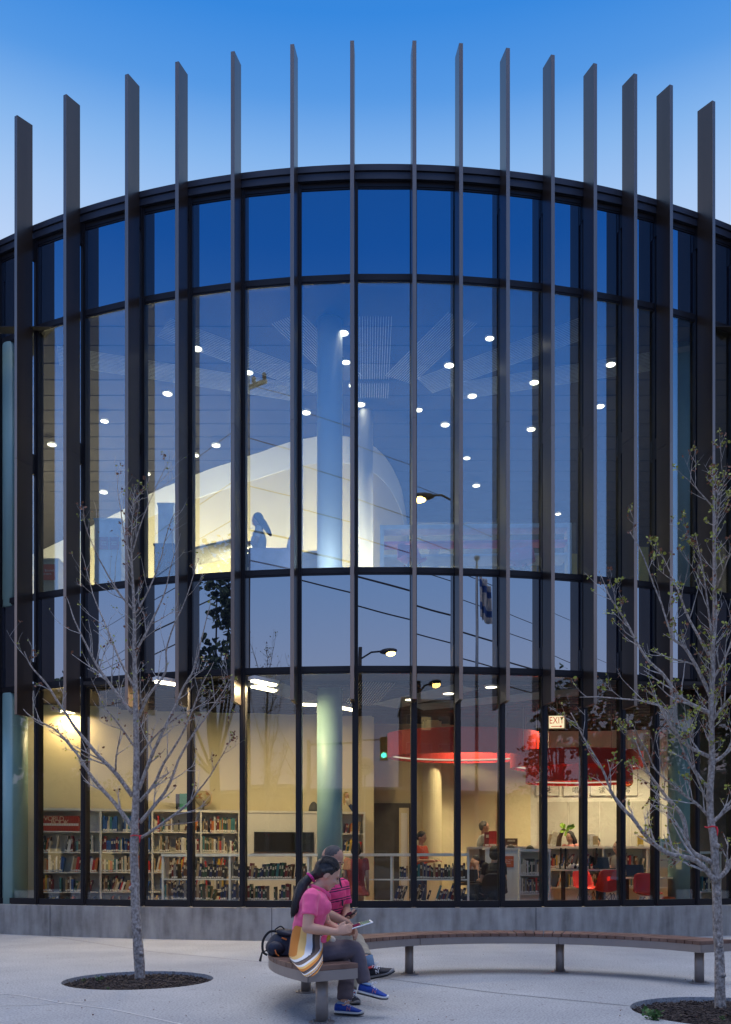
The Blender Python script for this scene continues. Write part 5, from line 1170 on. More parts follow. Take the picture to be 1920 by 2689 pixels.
mb=MB(); mb.ell(c+Vector((-.06,0,.055)),(.075,.06,.055)); mb.ell(c+Vector((.06,0,.05)),(.08,.06,.05)); mb.blob('body',M['plush_w'],t,voxel=.008)
for (x,y,z,r) in ((-.02,-.03,.045,.036),(.0,.03,.05,.035),(.13,-.02,.03,.03),(.06,-.055,.03,.028),(-.11,.03,.10,.018),(-.08,-.04,.105,.018)): mb=MB(); mb.ell(c+Vector((x,y,z)),r); mb.build('paw',M['plush_k'],t,smooth=True)
shell_chair('bright red shell chair, back towards the glass, under the right end of the oval table',(4.32,15.35,FLZ),pi,M['red_shell'],M['table_leg'],h=.46)
shell_chair('red shell chair on gold wire legs under the table by the branches',(5.0,15.15,FLZ),0,M['red_shell'],M['wire'],h=.40)
shell_chair('red shell chair half hidden behind the oval table leg',(4.35,16.85,FLZ),.3,M['red_shell'],M['wire'],h=.46)
c=Vector((5.62,15.75,FLZ)); t=thing('stool','low orange round stool beside the right hand column','stool',c); mb=MB(); mb.lathe(c,[(.16,.30),(.17,.33),(.15,.36),(.02,.365)],24); mb.build('seat',M['orange_shell'],t,smooth=True); mb=MB(); mb.cyl((c.x,c.y),.03,FLZ,FLZ+.299,12); mb.lathe(c,[(.13,0),(.13,.015),(.03,.03)],20); mb.build('pedestal',M['wire'],t)
# objects on the long bookcase
def atop4(x): s=on_line(x,kA,kB); q=Vector(kA)+(Vector(kB)-Vector(kA))*s+n4*.15; return Vector((q.x,q.y,1.633))
rb=random.Random(9)
for k,(x,lab,hh,col,rot) in enumerate(((1446,'leaning tan picture book on the long bookcase, beside the plant',.25,'tan',.25),(1453,'taller leaning cream picture book beside the plant',.31,'cream',.25),(1461,'small cream book standing near the plant stem',.2,'cream',.1),(1552,'cream book standing left of the dark haired child',.23,'cream',0),(1560,'white book standing left of the dark haired child',.25,'white',0),(1568,'short tan book close to the dark haired child',.21,'tan',0),(1688,'bright yellow book standing at the right end of the long bookcase',.22,'yellow',0),(1296,'red picture book displayed upright near the standing man',.32,'red',0),(1284,'dark red picture book left of the brighter red one',.30,'dark red',0),(1345,'brown framed picture standing on the long bookcase',.17,'brown',0))):
    c=atop4(x); o=bpy.data.objects.new('picture_book',BM[col]); COL.objects.link(o); w=.11 if col not in('red','dark red','brown') else (.16 if col!='brown' else .26)
    o.matrix_world=Matrix.Translation(c)@Matrix.Rotation(rot,4,'Y')@Matrix.Diagonal((w,.05,hh,1))@Matrix.Translation((-.5,0,0)); tag(o,lab,'book','books displayed on the long bookcase')
c=P(1751,2243,16.3); t=thing('picture_book','pale blue picture book with a drawn face displayed near the right column','book',(c.x,c.y,c.z)); mb=MB(); mb.box(c+Vector((0,0,.15)),(.24,.03,.30),M=Matrix.Rotation(-.15,3,'Y')); mb.build('cover',pm('pale_blue_cover',(.40,.60,.62),.5),t); mb=MB(); mb.ell(c+Vector((-.03,-.0175,.15)),(.035,.003,.04)); mb.build('drawn_face',M['skin_c'],t)
c=atop4(1470); t=thing('potted_stem','thick brown plant stem with bright green leaves on the long bookcase','plant',c); mb=MB(); mb.tube([c,c+Vector((.02,0,.18)),c+Vector((.08,0,.32)),c+Vector((.13,0,.36))],[.055,.05,.04,.03],12); mb.build('stem',pm('brown_bark',(.05,.025,.015),.9),t,smooth=True); mb=MB(); leaf_cluster(mb,c+Vector((.14,-.02,.37)),14,.13,rb,0); mb.build('leaves',pm('bright_leaf',(.22,.40,.02),.5),t)
# ---- people inside
M['cl_red']=pm('dusty_red_cloth',(.36,.055,.05),.9); M['cl_black']=pm('black_cloth',(.014,.014,.016),.85,bump=.3,bscale=14); M['cl_navy']=pm('navy_cloth',(.02,.028,.06),.9); M['cl_grey']=pm('grey_cloth',(.20,.20,.20),.9); M['cl_pink']=pm('salmon_cloth',(.55,.22,.20),.9); M['cl_white']=pm('white_cloth',(.60,.62,.66),.9); M['cl_orange']=pm('orange_red_cloth',(.5,.07,.035),.9); M['cl_blue']=pm('blue_denim',(.05,.09,.17),.9)
def person(label, head, f, seated, top, legs, skin, hair_style='short', k=1.0, arm='down', floor=FLZ, dress=False, group=None, pitch=-.15, female=False, hairm=None):
    H=Vector(head); f=Vector((f[0],f[1],0)).normalized(); l=Vector((-f.y,f.x,0)); hf=(f.x,f.y,pitch)
    nk=H+Vector((0,0,-.155*k))-f*.02*k; ch=nk+Vector((0,0,-.19*k))-f*.01*k; ws=ch+Vector((0,0,-.20*k)); pe=ws+Vector((0,0,-.16*k))
    t=thing('person',label,'person',(pe.x,pe.y,floor),group)
    S=[nk+l*s*.165*k+Vector((0,0,-.055*k)) for s in (1,-1)]
    if arm=='down': E=[p+l*s*.03+Vector((0,0,-.27*k)) for p,s in zip(S,(1,-1))]; Wr=[e+f*.08*k+Vector((0,0,-.23*k)) for e in E]
    elif arm=='cheek': E=[p+f*.16*k+l*s*.02+Vector((0,0,-.20*k)) for p,s in zip(S,(1,-1))]; Wr=[H+f*.05*k+l*s*.085*k+Vector((0,0,-.09*k)) for s in (1,-1)]
    else: E=[p+f*.04*k+l*s*.05*k+Vector((0,0,-.26*k)) for p,s in zip(S,(1,-1))]; Wr=[e+f*.24*k-l*s*.05*k+Vector((0,0,.01)) for e,s in zip(E,(1,-1))]
    hp=[pe+l*s*.085*k for s in (1,-1)]
    if seated: K=[h+f*.40*k+Vector((0,0,.0)) for h in hp]; A=[Vector((q.x,q.y,floor+.08)) for q in K]
    else: A=[Vector((h.x,h.y,floor+.08)) for h in hp]; K=[h.lerp(a,.5)+f*.02 for h,a in zip(hp,A)]
    mb=MB(); head_shape(mb,H,hf,None,k); mb.tube([nk-Vector((0,0,.03)),nk,H+Vector((0,0,-.05*k))-f*.02],[.06*k,.052*k,.05*k],12); torso(mb,pe,ws,ch,nk,f,.93*k,.012*k,female)
    for s,e,w in zip(S,E,Wr):
        mb.ell(s,.05*k); mb.tube([s,e],[.047*k,.039*k],10); mb.ell(e,.039*k); mb.tube([e,w],[.039*k,.027*k],10)
        dd=(w-e).normalized() if arm!='cheek' else Vector((0,0,1)); nrm=Vector((0,0,1)) if abs(dd.z)<.8 else f; hand_shape(mb,w,dd,nrm if arm!='cheek' else (w-H),l if s is S[1] else -l,.6,k*.95)
    for h,q,a in zip(hp,K,A): mb.tube([h,q],[.07*k,.048*k],10); mb.tube([q,a],[.048*k,.036*k],10); mb.tube([a,a-Vector((0,0,.05)),a-Vector((0,0,.05))+f*.15*k],[.036*k,.038*k,.03*k],8)
    mb.blob('body',skin,t,voxel=.012,smooth_it=3); face_bits(t,H,hf,None,k)
    mb=MB(); torso(mb,pe,ws,ch,nk-Vector((0,0,.01)),f,1.02*k,-.006*k,female)
    for s,e in zip(S,E): mb.ell(s,.062*k); mb.tube([s,s.lerp(e,.62)],[.062*k,.055*k],10)
    if dress:
        zb=floor+.42; mb.tube([pe+Vector((0,0,.04)),Vector((pe.x,pe.y,(pe.z+zb)/2)),Vector((pe.x,pe.y,zb))],[.15*k,.21*k,.25*k],18)
    mb.blob('dress' if dress else 'shirt',top,t,voxel=.013,smooth_it=3)
    if not dress:
        mb=MB(); mb.ell(pe,(.14*k,.165*k,.11*k))
        for h,q,a in zip(hp,K,A): mb.tube([h,q],[.095*k,.07*k],12); mb.ell(q,.07*k); mb.tube([q,q.lerp(a,.95)],[.07*k,.056*k],12)
        mb.blob('trousers',legs,t,voxel=.013,smooth_it=3)
    ff,ll,uu=frame_of(hf); R=Matrix((ff,ll,uu)).transposed(); q=lambda a,b,d: H+(ff*a+ll*b+uu*d)*k
    mb=MB(); mb.ell(q(-.030,0,.034),(.098*k,.086*k,.100*k),R); mb.ell(q(-.055,0,-.02),(.058*k,.072*k,.065*k),R)
    if hair_style=='long':
        mb.tube([q(-.05,0,.03),q(-.085,0,-.10),q(-.10,0,-.24),q(-.11,0,-.33)],[(.05*k,.085*k),(.055*k,.095*k),(.045*k,.085*k),(.02*k,.04*k)],12,up=f)
        for s in (1,-1): mb.tube([q(.02,.07*s,.05),q(-.01,.085*s,-.06),q(-.03,.08*s,-.18)],[.022*k,.028*k,.012*k],8)
    elif hair_style=='bob':
        mb.ell(q(-.03,0,-.03),(.085*k,.098*k,.10*k),R)
    mb.blob('hair',hairm or M['hair'],t,voxel=.011,smooth_it=2); return t
person('child with black bobbed hair in a long dusty red dress standing behind the glass',P(936,2230,14.45),(.1,1),False,M['cl_red'],None,M['skin_a'],'bob',.95,'down',dress=True,female=True)
person('dark haired child in red leaning behind the low bookcase left of the red lamp',P(1108,2200,16.3),(.8,-.5),False,M['cl_orange'],M['cl_blue'],M['skin_b'],'short',.95,'fwd',pitch=-.5)
person('man in a grey shirt standing far inside by the cream wall',P(1273,2172,17.95),(1,-.15),False,M['cl_grey'],M['cl_navy'],M['skin_b'],'short',1.0,'fwd',pitch=-.1,hairm=M['hair_grey'])
person('person in black seen from behind, seated close to the glass',P(1297,2241,14.75),(-.25,1),True,M['cl_black'],M['cl_black'],M['skin_c'],'bob',1.0,'fwd')
person('boy in navy with his hands at his face, seated beside the person in black',P(1249,2264,15.5),(-.75,-.6),True,M['cl_navy'],M['cl_navy'],M['skin_c'],'short',.92,'cheek',pitch=-.55)
person('girl with long dark hair in a salmon top beside the plant stem',P(1497,2198,18.25),(-.6,-.5),True,M['cl_pink'],M['cl_blue'],M['skin_c'],'long',.95,'fwd',pitch=-.4,female=True)
person('black haired child behind the long bookcase near the cream books',P(1567,2214,18.3),(-.2,-1),True,M['cl_navy'],M['cl_blue'],M['skin_c'],'short',.95,'fwd',pitch=-.5)
person('reader with black hair, only the crown of the head above the short bookcase, left one',P(1341,2235,16.6),(.1,1),True,M['cl_navy'],M['cl_blue'],M['skin_c'],'short',.95,'fwd')
person('reader with black hair, only the crown of the head above the short bookcase, right one',P(1392,2237,16.6),(.1,1),True,M['cl_grey'],M['cl_blue'],M['skin_c'],'short',.95,'fwd')
person('reader at the right end of the oval table with bare forearms',P(1622,2225,16.6),(-1,-.2),True,M['cl_grey'],M['cl_blue'],M['skin_c'],'short',.95,'fwd')
shell_chair('chair under the person in black by the glass',(1297-0,0,0) if False else (2.2,14.78,FLZ),pi,M['phone'],M['table_leg'],h=.40)
laptop('black laptop in front of the person in black',(1.85,14.95,.93),.2)
t=thing('small_desk','dark small desk in front of the person in black','table',(1.85,15.0,FLZ)); mb=MB(); mb.box((1.85,15.0,.905),(.62,.42,.03)); mb.build('table_top',M['darkwood'],t)
for (x,y) in ((-.27,-.17),(.27,-.17),(.27,.17),(-.27,.17)): mb=MB(); mb.box((1.85+x,15+y,.595),(.04,.04,.588)); mb.build('leg',M['table_leg'],t)
# ---- upper storey
UF=5.95
def panel_desk(label, x0, x1, ytop, Y0, Y1, mat, post=.07, group='desks on the upper floor'):
    a,b=P(x0,ytop,Y0),P(x1,ytop,Y1); zt=a.z; d_=(Vector((b.x,b.y))-Vector((a.x,a.y))); L=d_.length; d_.normalize(); n_=Vector((-d_.y,d_.x)); A_=Vector((a.x,a.y)); t=thing('study_carrel',label,'desk',(a.x,a.y,UF),group)
    def bx(nm,s0,s1,n0,n1,z0,z1,m): mb=MB(); mb.prism([A_+d_*s0+n_*n0,A_+d_*s1+n_*n0,A_+d_*s1+n_*n1,A_+d_*s0+n_*n1],z0,z1); mb.build(nm,m,t)
    bx('top_rail',0,L,0,.30,zt-.075,zt,mat); bx('post',0,post,.0,.30,UF,zt-.076,mat); bx('post',L-post,L,0,.30,UF,zt-.076,mat); bx('shelf',post+.001,L-post-.001,.02,.30,zt-.32,zt-.28,M['pink_shell']); bx('desk_top',post+.001,L-post-.001,-.0,.5,UF+.70,UF+.74,mat); return t
panel_desk('long pale study carrel frame on the upper floor behind the street lamp reflection',998,1502,1379,15.05,14.95,M['pale_lam'])
mb=MB(); c=P(1083,0,14.65); shell_chair('rose shell chair at the left end of the upper study carrel',(c.x,14.65,UF+.0),.35,M['pink_shell'],M['wire'],h=.46)
c=P(1368,0,14.75); shell_chair('rose shell chair at the right end of the upper study carrel',(c.x,14.75,UF),-.3,M['pink_shell'],M['wire'],h=.46)
c=P(1140,0,15.6); t=thing('drum_stool','tall white drum shaped stool behind the upper study carrel','stool',(c.x,15.6,UF)); mb=MB(); mb.cyl((c.x,15.6),.085,UF+.12,P(0,1440,15.6).z,24); mb.build('drum',M['white'],t,smooth=False); mb=MB(); mb.cyl((c.x,15.6),.10,UF,UF+.119,24); mb.build('plinth',M['white'],t)
for (x,w,yt,lab) in ((1402,.10,1462,'narrow yellow panel behind the right end of the upper carrel'),(1507,.12,1455,'tall yellow panel just right of the upper carrel'),(1690,.18,1437,'wide yellow panel far right on the upper floor')):
    c=P(x,0,15.9); t=thing('yellow_panel',lab,'panel',(c.x,15.9,UF),'yellow panels on the upper floor'); zt=P(0,yt,15.9).z; mb=MB(); mb.box((c.x,15.9,(UF+zt)/2+.03),(w,.04,zt-UF-.06)); mb.build('board',pm('yellow_board',(.62,.45,.06),.6),t); mb=MB(); mb.box((c.x,15.9,UF+.02),(w+.04,.2,.04)); mb.build('foot',M['white'],t)
# woman reading upstairs in an armchair
M['arm_fabric']=pm('lilac_upholstery',(.50,.48,.66),.9)
c=P(715,0,14.75); t=thing('armchair','lilac upholstered armchair of the woman reading on the upper floor','armchair',(c.x,14.9,UF))
mb=MB(); a,b=P(652,1437,14.6),P(768,1437,14.6); mb.box(((a.x+b.x)/2,14.65,(UF+.1+a.z)/2),(b.x-a.x,.10,a.z-UF-.1)); mb.build('arm',M['arm_fabric'],t,bevel=.03); mb=MB(); mb.box(((a.x+b.x)/2,15.35,(UF+.1+a.z)/2),(b.x-a.x,.10,a.z-UF-.1)); mb.build('arm',M['arm_fabric'],t,bevel=.03)
mb=MB(); mb.box(((a.x+b.x)/2,15.0,UF+.30),(b.x-a.x,.58,.40)); mb.build('seat',M['arm_fabric'],t,bevel=.03)
p0,p1=P(752,1440,15.0),P(783,1384,15.0); mb=MB(); mb.tube([Vector((p0.x+.03,15.0,UF+.4)),Vector((p0.x+.06,15,p0.z)),Vector((p1.x,15,p1.z))],[(.06,.36),(.06,.36),(.055,.33)],4,up=(1,0,0)); mb.build('backrest',M['arm_fabric'],t)
for sx in (.05,.7):
    for sy in (14.68,15.32): mb=MB(); mb.cyl((a.x+sx,sy),.02,UF,UF+.099,8); mb.build('leg',M['table_leg'],t)
person('woman with long dark hair and a white short sleeved top reading upstairs',P(676,1367,14.95),(-1,-.1),True,M['cl_white'],M['cl_blue'],M['skin_c'],'long',1.0,'fwd',floor=UF,pitch=-.45,female=True)
# upstairs bookcase ends and desks at left
def end_panel(label, x0, x1, yt, Y, mat, sg=None):
    a,b=P(x0,yt,Y),P(x1,yt,Y); t=thing('bookcase_end',label,'bookcase',(a.x,Y,UF),'bookcase ends on the upper floor'); mb=MB(); mb.box(((a.x+b.x)/2,Y+.15,(UF+a.z)/2),(b.x-a.x,.30,a.z-UF)); mb.build('end_panel',mat,t); mb=MB(); mb.box(((a.x+b.x)/2,Y+.15,a.z+.0155),(b.x-a.x+.03,.33,.03)); mb.build('top',mat,t); return a,b
end_panel('beige bookcase end with an orange sign at the far left of the upper floor',108,153,1471,15.85,M['cream'])
c=P(124,1503,15.84); sign('orange_sign','orange sign lettered Test Books Careers on the beige bookcase end upstairs',(c.x-.02,15.832,c.z),.34,.29,(1,0,0),'Test Books/\nCareers',.062,M['sign_orange'],M['sign_text'])
end_panel('wide white bookcase end with a pair of red signs on the upper floor',248,318,1366,15.45,M['pale_lam'])
for dx,lab in ((273,'left one of two dusty red signs on the white bookcase end upstairs'),(300,'right one of two dusty red signs on the white bookcase end upstairs')):
    c=P(dx,1427,15.44); sign('red_sign',lab,(c.x,15.432,c.z),.165,.22,(1,0,0),'Large\nPrint',.045,pm('dusty_red_sign',(.36,.10,.09),.6),M['sign_text'])
end_panel('white bookcase end at the third fin from the left on the upper floor',415,456,1325,16.3,M['pale_lam'])
end_panel('low dark blue grey bookcase end beside the third fin upstairs',405,456,1432,15.2,M['cl_navy'])
c=P(560,1420,16.0); t=thing('reading_desk','long pale reading desk sloping away behind the reflected tree upstairs','desk',(c.x,16.0,UF)); mb=MB(); mb.box((c.x,16.2,P(0,1440,16).z),(1.6,.7,.04),rz=-.5); mb.build('desk_top',M['white_lam'],t)
for s in (-.65,.65): mb=MB(); mb.box((c.x+s*cos(-.5),16.2+s*sin(-.5),(UF+P(0,1440,16).z-.021)/2),(.06,.5,P(0,1440,16).z-.021-UF),rz=-.5); mb.build('leg',M['white_lam'],t)
c=P(815,0,15.7); t=thing('reading_desk','pale slanted desk right behind the upper armchair','desk',(c.x,15.7,UF)); mb=MB(); mb.box((c.x,15.8,P(0,1462,15.7).z),(.9,.6,.04),rz=-.3); mb.build('desk_top',M['white_lam'],t); mb=MB(); mb.box((c.x,15.8,(UF+P(0,1462,15.7).z-.021)/2),(.7,.05,P(0,1462,15.7).z-.021-UF),rz=-.3); mb.build('leg',M['white_lam'],t)
# ------------------------------------------------------------------ the street behind the camera, mirrored in the glass
M['brick']=pm('dark_brick',(.11,.055,.04),.9,0,.2,6); M['brick2']=pm('tan_brick',(.20,.15,.11),.9,0,.2,6); M['brick3']=pm('grey_render',(.13,.13,.14),.9,0,.15,2); M['pane_dark']=pm('dark_window',(.02,.025,.035),.15); M['pane_lit']=em('lit_window',(1,.72,.35),1.2); M['stone']=pm('stone_trim',(.30,.28,.25),.8)
def house(label, x0, x1, y, h, mat, nw, ns, lit, group='buildings across the street'):
    t=thing('street_building',label,'building',((x0+x1)/2,y,-.12),group); mb=MB(); mb.box(((x0+x1)/2,y-5,h/2-.06),(x1-x0,10,h+.12)); mb.build('wall',mat,t)
    mb=MB(); mb.box(((x0+x1)/2,y-4.85,h+.125),(x1-x0+.3,10.6,.25)); mb.build('cornice',M['stone'],t); rn_=random.Random(int(x0*3)+50)
    for j in range(ns):
        for i in range(nw):
            cx=x0+(x1-x0)*(i+.5)/nw; cz=1.9+j*(h-1.2)/ns; mb=MB(); mb.box((cx,y+.03,cz),(1.25,.06,1.6)); w=mb.build('window',M['stone'],t)
            mb=MB(); mb.box((cx,y+.065,cz),(1.05,.02,1.4)); mb.build('pane',M['pane_lit'] if rn_.random()<lit else M['pane_dark'],w)
house('dark brick two storey building across the street with a stone cornice',-62,-40,-38,6.5,M['brick'],7,2,.1)
house('tan brick corner building across the street with lit shop windows',-38.5,-20,-40,8.0,M['brick2'],6,2,.25)
house('grey rendered low building mirrored left of the teal column',-19,-3.5,-38,7.2,M['brick3'],5,1,.2)
house('tall tan apartment block mirrored behind the flagpole',4,18,-62,19,M['brick2'],7,6,.15)
house('dark brick low shop row mirrored right of the flagpole',-3.4,24,-40,7.4,M['brick'],9,1,.3)
house('grey low building mirrored in the bays at far right',25,60,-36,7.0,M['brick3'],9,2,.15)
def side_house(label, x, y0, y1, h, mat, nw, ns, lit):
    t=thing('street_building',label,'building',(x,(y0+y1)/2,-.12),'buildings across the street'); sg=1 if x<0 else -1; mb=MB(); mb.box((x-sg*5,(y0+y1)/2,h/2-.06),(10,y1-y0,h+.12)); mb.build('wall',mat,t)
    mb=MB(); mb.box((x-sg*4.85,(y0+y1)/2,h+.125),(10.6,y1-y0+.3,.25)); mb.build('cornice',M['stone'],t); rn_=random.Random(int(y0*3)+99)
    for j in range(ns):
        for i in range(nw):
            cy=y0+(y1-y0)*(i+.5)/nw; cz=1.9+j*(h-1.2)/ns; mb=MB(); mb.box((x+sg*.03,cy,cz),(.06,1.25,1.6)); w=mb.build('window',M['stone'],t)
            mb=MB(); mb.box((x+sg*.065,cy,cz),(.02,1.05,1.4)); mb.build('pane',M['pane_lit'] if rn_.random()<lit else M['pane_dark'],w)
side_house('long dark brick terrace mirrored in the bays at the far left',-46,-36,2,7.0,M['brick'],9,2,.12)
side_house('tan brick terrace mirrored in the bays beside the left edge',-52,4,34,7.5,M['brick2'],8,2,.12)
side_house('grey rendered terrace mirrored in the bays at the far right',44,-34,2,7.0,M['brick3'],9,2,.12)
side_house('dark brick terrace mirrored in the bays beside the right edge',50,4,34,7.5,M['brick'],8,2,.12)
M['dk_leaf']=pm('summer_leaf',(.025,.05,.018),.6,0,.5,3,col2=(.06,.10,.03)); M['dk_bark']=pm('dark_bark',(.05,.04,.033),.9)
def leafy_tree(label, c, h, r, seed, n=3000):
    rn=random.Random(seed); t=thing('leafy_tree',label,'tree',(c[0],c[1],-.12),'leafy trees across the street'); b=Vector((c[0],c[1],-.13)); mb=MB(); mb.tube([b,b+Vector((.05,0,h*.3)),b+Vector((0,.1,h*.6))],[.2,.15,.08],8)
    cl=[]
    for k in range(9):
        a=rn.uniform(0,2*pi); q=b+Vector((cos(a)*r*rn.uniform(.2,.75),sin(a)*r*rn.uniform(.2,.75),h*rn.uniform(.42,.9))); cl.append((q,r*rn.uniform(.32,.55))); mb.tube([b+Vector((.03,.02,h*.33)),b.lerp(q,.6)+Vector((0,0,h*.08)),q],[.05,.035,.012],5)
    mb.build('trunk',M['dk_bark'],t); lv=MB()
    for _ in range(n):
        q,rr=rn.choice(cl); d=Vector((rn.gauss(0,1),rn.gauss(0,1),rn.gauss(0,.8))).normalized()*rr*rn.random()**.4; leaf_cluster(lv,q+d,1,.19,rn,0)
    lv.build('crown',M['dk_leaf'],t)
for k,(x,y,tt,h,r,lab) in enumerate(((560,1900,10,11.8,1.9,'dense dark tree mirrored beside the fifth fin from the left'),(20,2000,12,6.5,2.0,'dark tree mirrored in the bay at the far left edge'),(170,2000,14,6.5,1.9,'dark tree mirrored behind the encyclopedias bay'),(1470,1900,12,8.2,2.2,'dark tree mirrored behind the EXIT sign'),(1760,1950,12,6.5,2.1,'dark tree mirrored behind the right hand column'),(1350,2050,30,6.0,2.6,'low bushy tree mirrored behind the red ring lamps'),(1860,2000,10,6.5,2.0,'dark tree mirrored at the far right edge'),(1570,1950,13,7.2,2.1,'dark tree mirrored over the middle red ring lamp'),(1660,2000,11,6.6,1.9,'dark tree mirrored over the character panels'),(110,1950,10,7.2,1.8,'slim dark tree mirrored beside the left edge column'),(330,2050,30,6.5,3.0,'broad tree mirrored behind the tall bookcase'))):
    p=refl(x,y,tt); leafy_tree(lab,(p.x,p.y),h,r,40+k)
M['pole']=pm('dark_pole',(.03,.03,.032),.5,.3); M['grey_pole']=pm('grey_pole',(.30,.31,.33),.45,.4); SOD=em('sodium_lens',(1,.62,.16),26)
def street_lamp(label, head, pole, px_h):
    H=Vector(head); b=Vector((pole.x,pole.y,-.12)); t=thing('street_lamp',label,'street lamp',b,'street lamps along the street'); mb=MB(); mb.tube([b,Vector((b.x,b.y,H.z+.35))],[.11,.07],10); mb.build('pole',M['pole'],t)
    d=(Vector((H.x,H.y,0))-Vector((b.x,b.y,0))); L=d.length; d.normalize(); mb=MB(); mb.tube([Vector((b.x,b.y,H.z-.1)),Vector((b.x,b.y,H.z+.1))+d*L*.4,H+Vector((0,0,.08))-d*.2],.035,8); mb.build('arm',M['pole'],t)
    R=Matrix((d,d.cross(Vector((0,0,1)))*-1,Vector((0,0,1)))).transposed(); mb=MB(); mb.ell(H+Vector((0,0,.06)),(.36,.16,.11),R); mb.build('lamp_head',M['pole'],t,smooth=True); mb=MB(); mb.ell(H+d*.10+Vector((0,0,-.02)),(.19,.13,.12),R); mb.build('lens',SOD,t,smooth=True)
h1=refl(1112,1308,13); p1=refl(1190,1400,13); street_lamp('lit street lamp with a drooping lens mirrored above the upper study carrel',h1,p1,0)
h2=refl(1020,1716,18); p2=refl(945,1740,18.5); street_lamp('lit street lamp mirrored low in the middle spandrel panes',h2,p2,0)
h3=refl(1142,1797,17); p3=refl(1100,1790,18); street_lamp('lit street lamp mirrored just above the largest red ring lamp',h3,p3,0)
# flagpole
fp=refl(1252,1465,7.6); b=Vector((fp.x,fp.y,0)); t=thing('flagpole','grey flagpole with a ball top and a limp flag mirrored in the glass','flagpole',b); mb=MB(); mb.tube([b+Vector((0,0,.05)),Vector((b.x,b.y,fp.z-.15))],[.06,.032],12); mb.build('pole',M['grey_pole'],t,smooth=True); mb=MB(); mb.lathe(b,[(.16,0),(.16,.03),(.08,.08)],16); mb.build('base',M['grey_pole'],t)
mb=MB(); mb.cyl((b.x,b.y),.02,fp.z-.16,fp.z-.06,8); mb.ell((fp.x,fp.y,fp.z),.075); mb.build('ball',M['grey_pole'],t,smooth=True)
fl=MB(); M['flag_w']=pm('flag_white',(.75,.73,.75),.8); M['flag_b']=pm('flag_blue',(.05,.13,.42),.8); rows=[]; zt=fp.z-.35
for j in range(25):
    v=j/24; rows.append([Vector((b.x+.05+.30*u+.05*sin(u*9)*v,b.y+.09*sin(u*13+v*1.5)+.02,zt-v*1.15-.35*u*(1-v*.5))) for u in [k/12 for k in range(13)]])
n0=len(fl.v); fl.strip(rows); nf=12
for i in range(len(fl.f)): fl.m[i]=1 if (i//nf) in (4,5,6,7,16,17,18,19) else 0
o=fl.build('flag',[M['flag_w'],M['flag_b']],t,smooth=True); m=o.modifiers.new('thick','SOLIDIFY'); m.thickness=.004
# utility pole with hardware and wires
up=refl(650,1090,11); b=Vector((up.x,up.y,-.12)); t=thing('utility_pole','wooden utility pole with a cross arm and insulators mirrored high in the glass','utility pole',b); mb=MB(); mb.tube([b,Vector((b.x,b.y,up.z+1.2))],[.10,.07],10); mb.build('pole',M['dk_bark'],t)
for z in (up.z+.7,):
    mb=MB(); mb.box((b.x,b.y+.14,z),(1.5,.08,.10),rz=.3); a_=mb.build('cross_arm',M['dk_bark'],t)
    for s in (-.68,-.3,.3,.68): mb=MB(); q=Vector((b.x+s*cos(.3),b.y+.14+s*sin(.3),z+.06)); mb.lathe(q,[(.03,0),(.07,.05),(.05,.09),(.07,.14),(.03,.2)],10); mb.build('insulator',M['pole'],a_)
wn_=0
def wire(a, c, sag, r, label):
    a,c=Vector(a),Vector(c); mb=MB(); mb.tube([a.lerp(c,k/20)+Vector((0,0,-sag*4*(k/20)*(1-k/20))) for k in range(21)],r,6); tag(mb.build('overhead_wire',M['pole'],org=a),label,'wire','overhead wires along the street')
far=Vector((26,-7,9.2)); lft=Vector((-34,-5,10.5))
for k,(z,dz,r,nm) in enumerate(((up.z+.9,3.2,.011,'topmost thin wire'),(up.z-.7,1.2,.014,'wire from the lower cross arm'),(up.z-3.4,.2,.030,'thickest black cable'),(up.z-4.3,-.8,.022,'lowest black cable'),(up.z-2.2,.7,.015,'middle black cable'))):
    off=Vector((0,.14+.1*k,0)); wire((b.x,b.y,z)+off if False else Vector((b.x,b.y+.1*k,z)),far+Vector((0,.3*k,dz-1)),1.0,r,f'{nm} running from the utility pole towards the flagpole side'); wire(Vector((b.x,b.y+.1*k,z)),lft+Vector((0,.3*k,dz)),1.1,r,f'{nm} running from the utility pole to the leafless tree side')
# traffic signal
sg=refl(1008,1985,25); b=Vector((refl(900,1985,26).x-1.5,sg.y,-.12)); t=thing('traffic_signal','yellow traffic signal on a mast arm showing green mirrored in the glass','traffic light',b); mb=MB(); mb.tube([b,Vector((b.x,b.y,sg.z+.8))],[.12,.09],10); mb.build('pole',M['grey_pole'],t); mb=MB(); mb.tube([Vector((b.x,b.y,sg.z+.6)),Vector((sg.x,sg.y-.1,sg.z+.75))],[.06,.04],8); mb.build('mast_arm',M['grey_pole'],t)
mb=MB(); mb.box((sg.x,sg.y,sg.z+.32),(.34,.26,1.05)); hs=mb.build('housing',pm('signal_yellow',(.45,.30,.03),.6),t)
for k,m in enumerate((em('signal_green',(.10,1.0,.75),12),pm('amber_lens',(.12,.06,.01),.3),pm('red_lens',(.12,.01,.01),.3))): mb=MB(); mb.cyl((0,0),.12,0,.04,18); mb.v=[Vector((sg.x+v.x,sg.y+.131+v.z,sg.z+v.y+.34*k)) for v in mb.v]; mb.build('lens',m,hs)
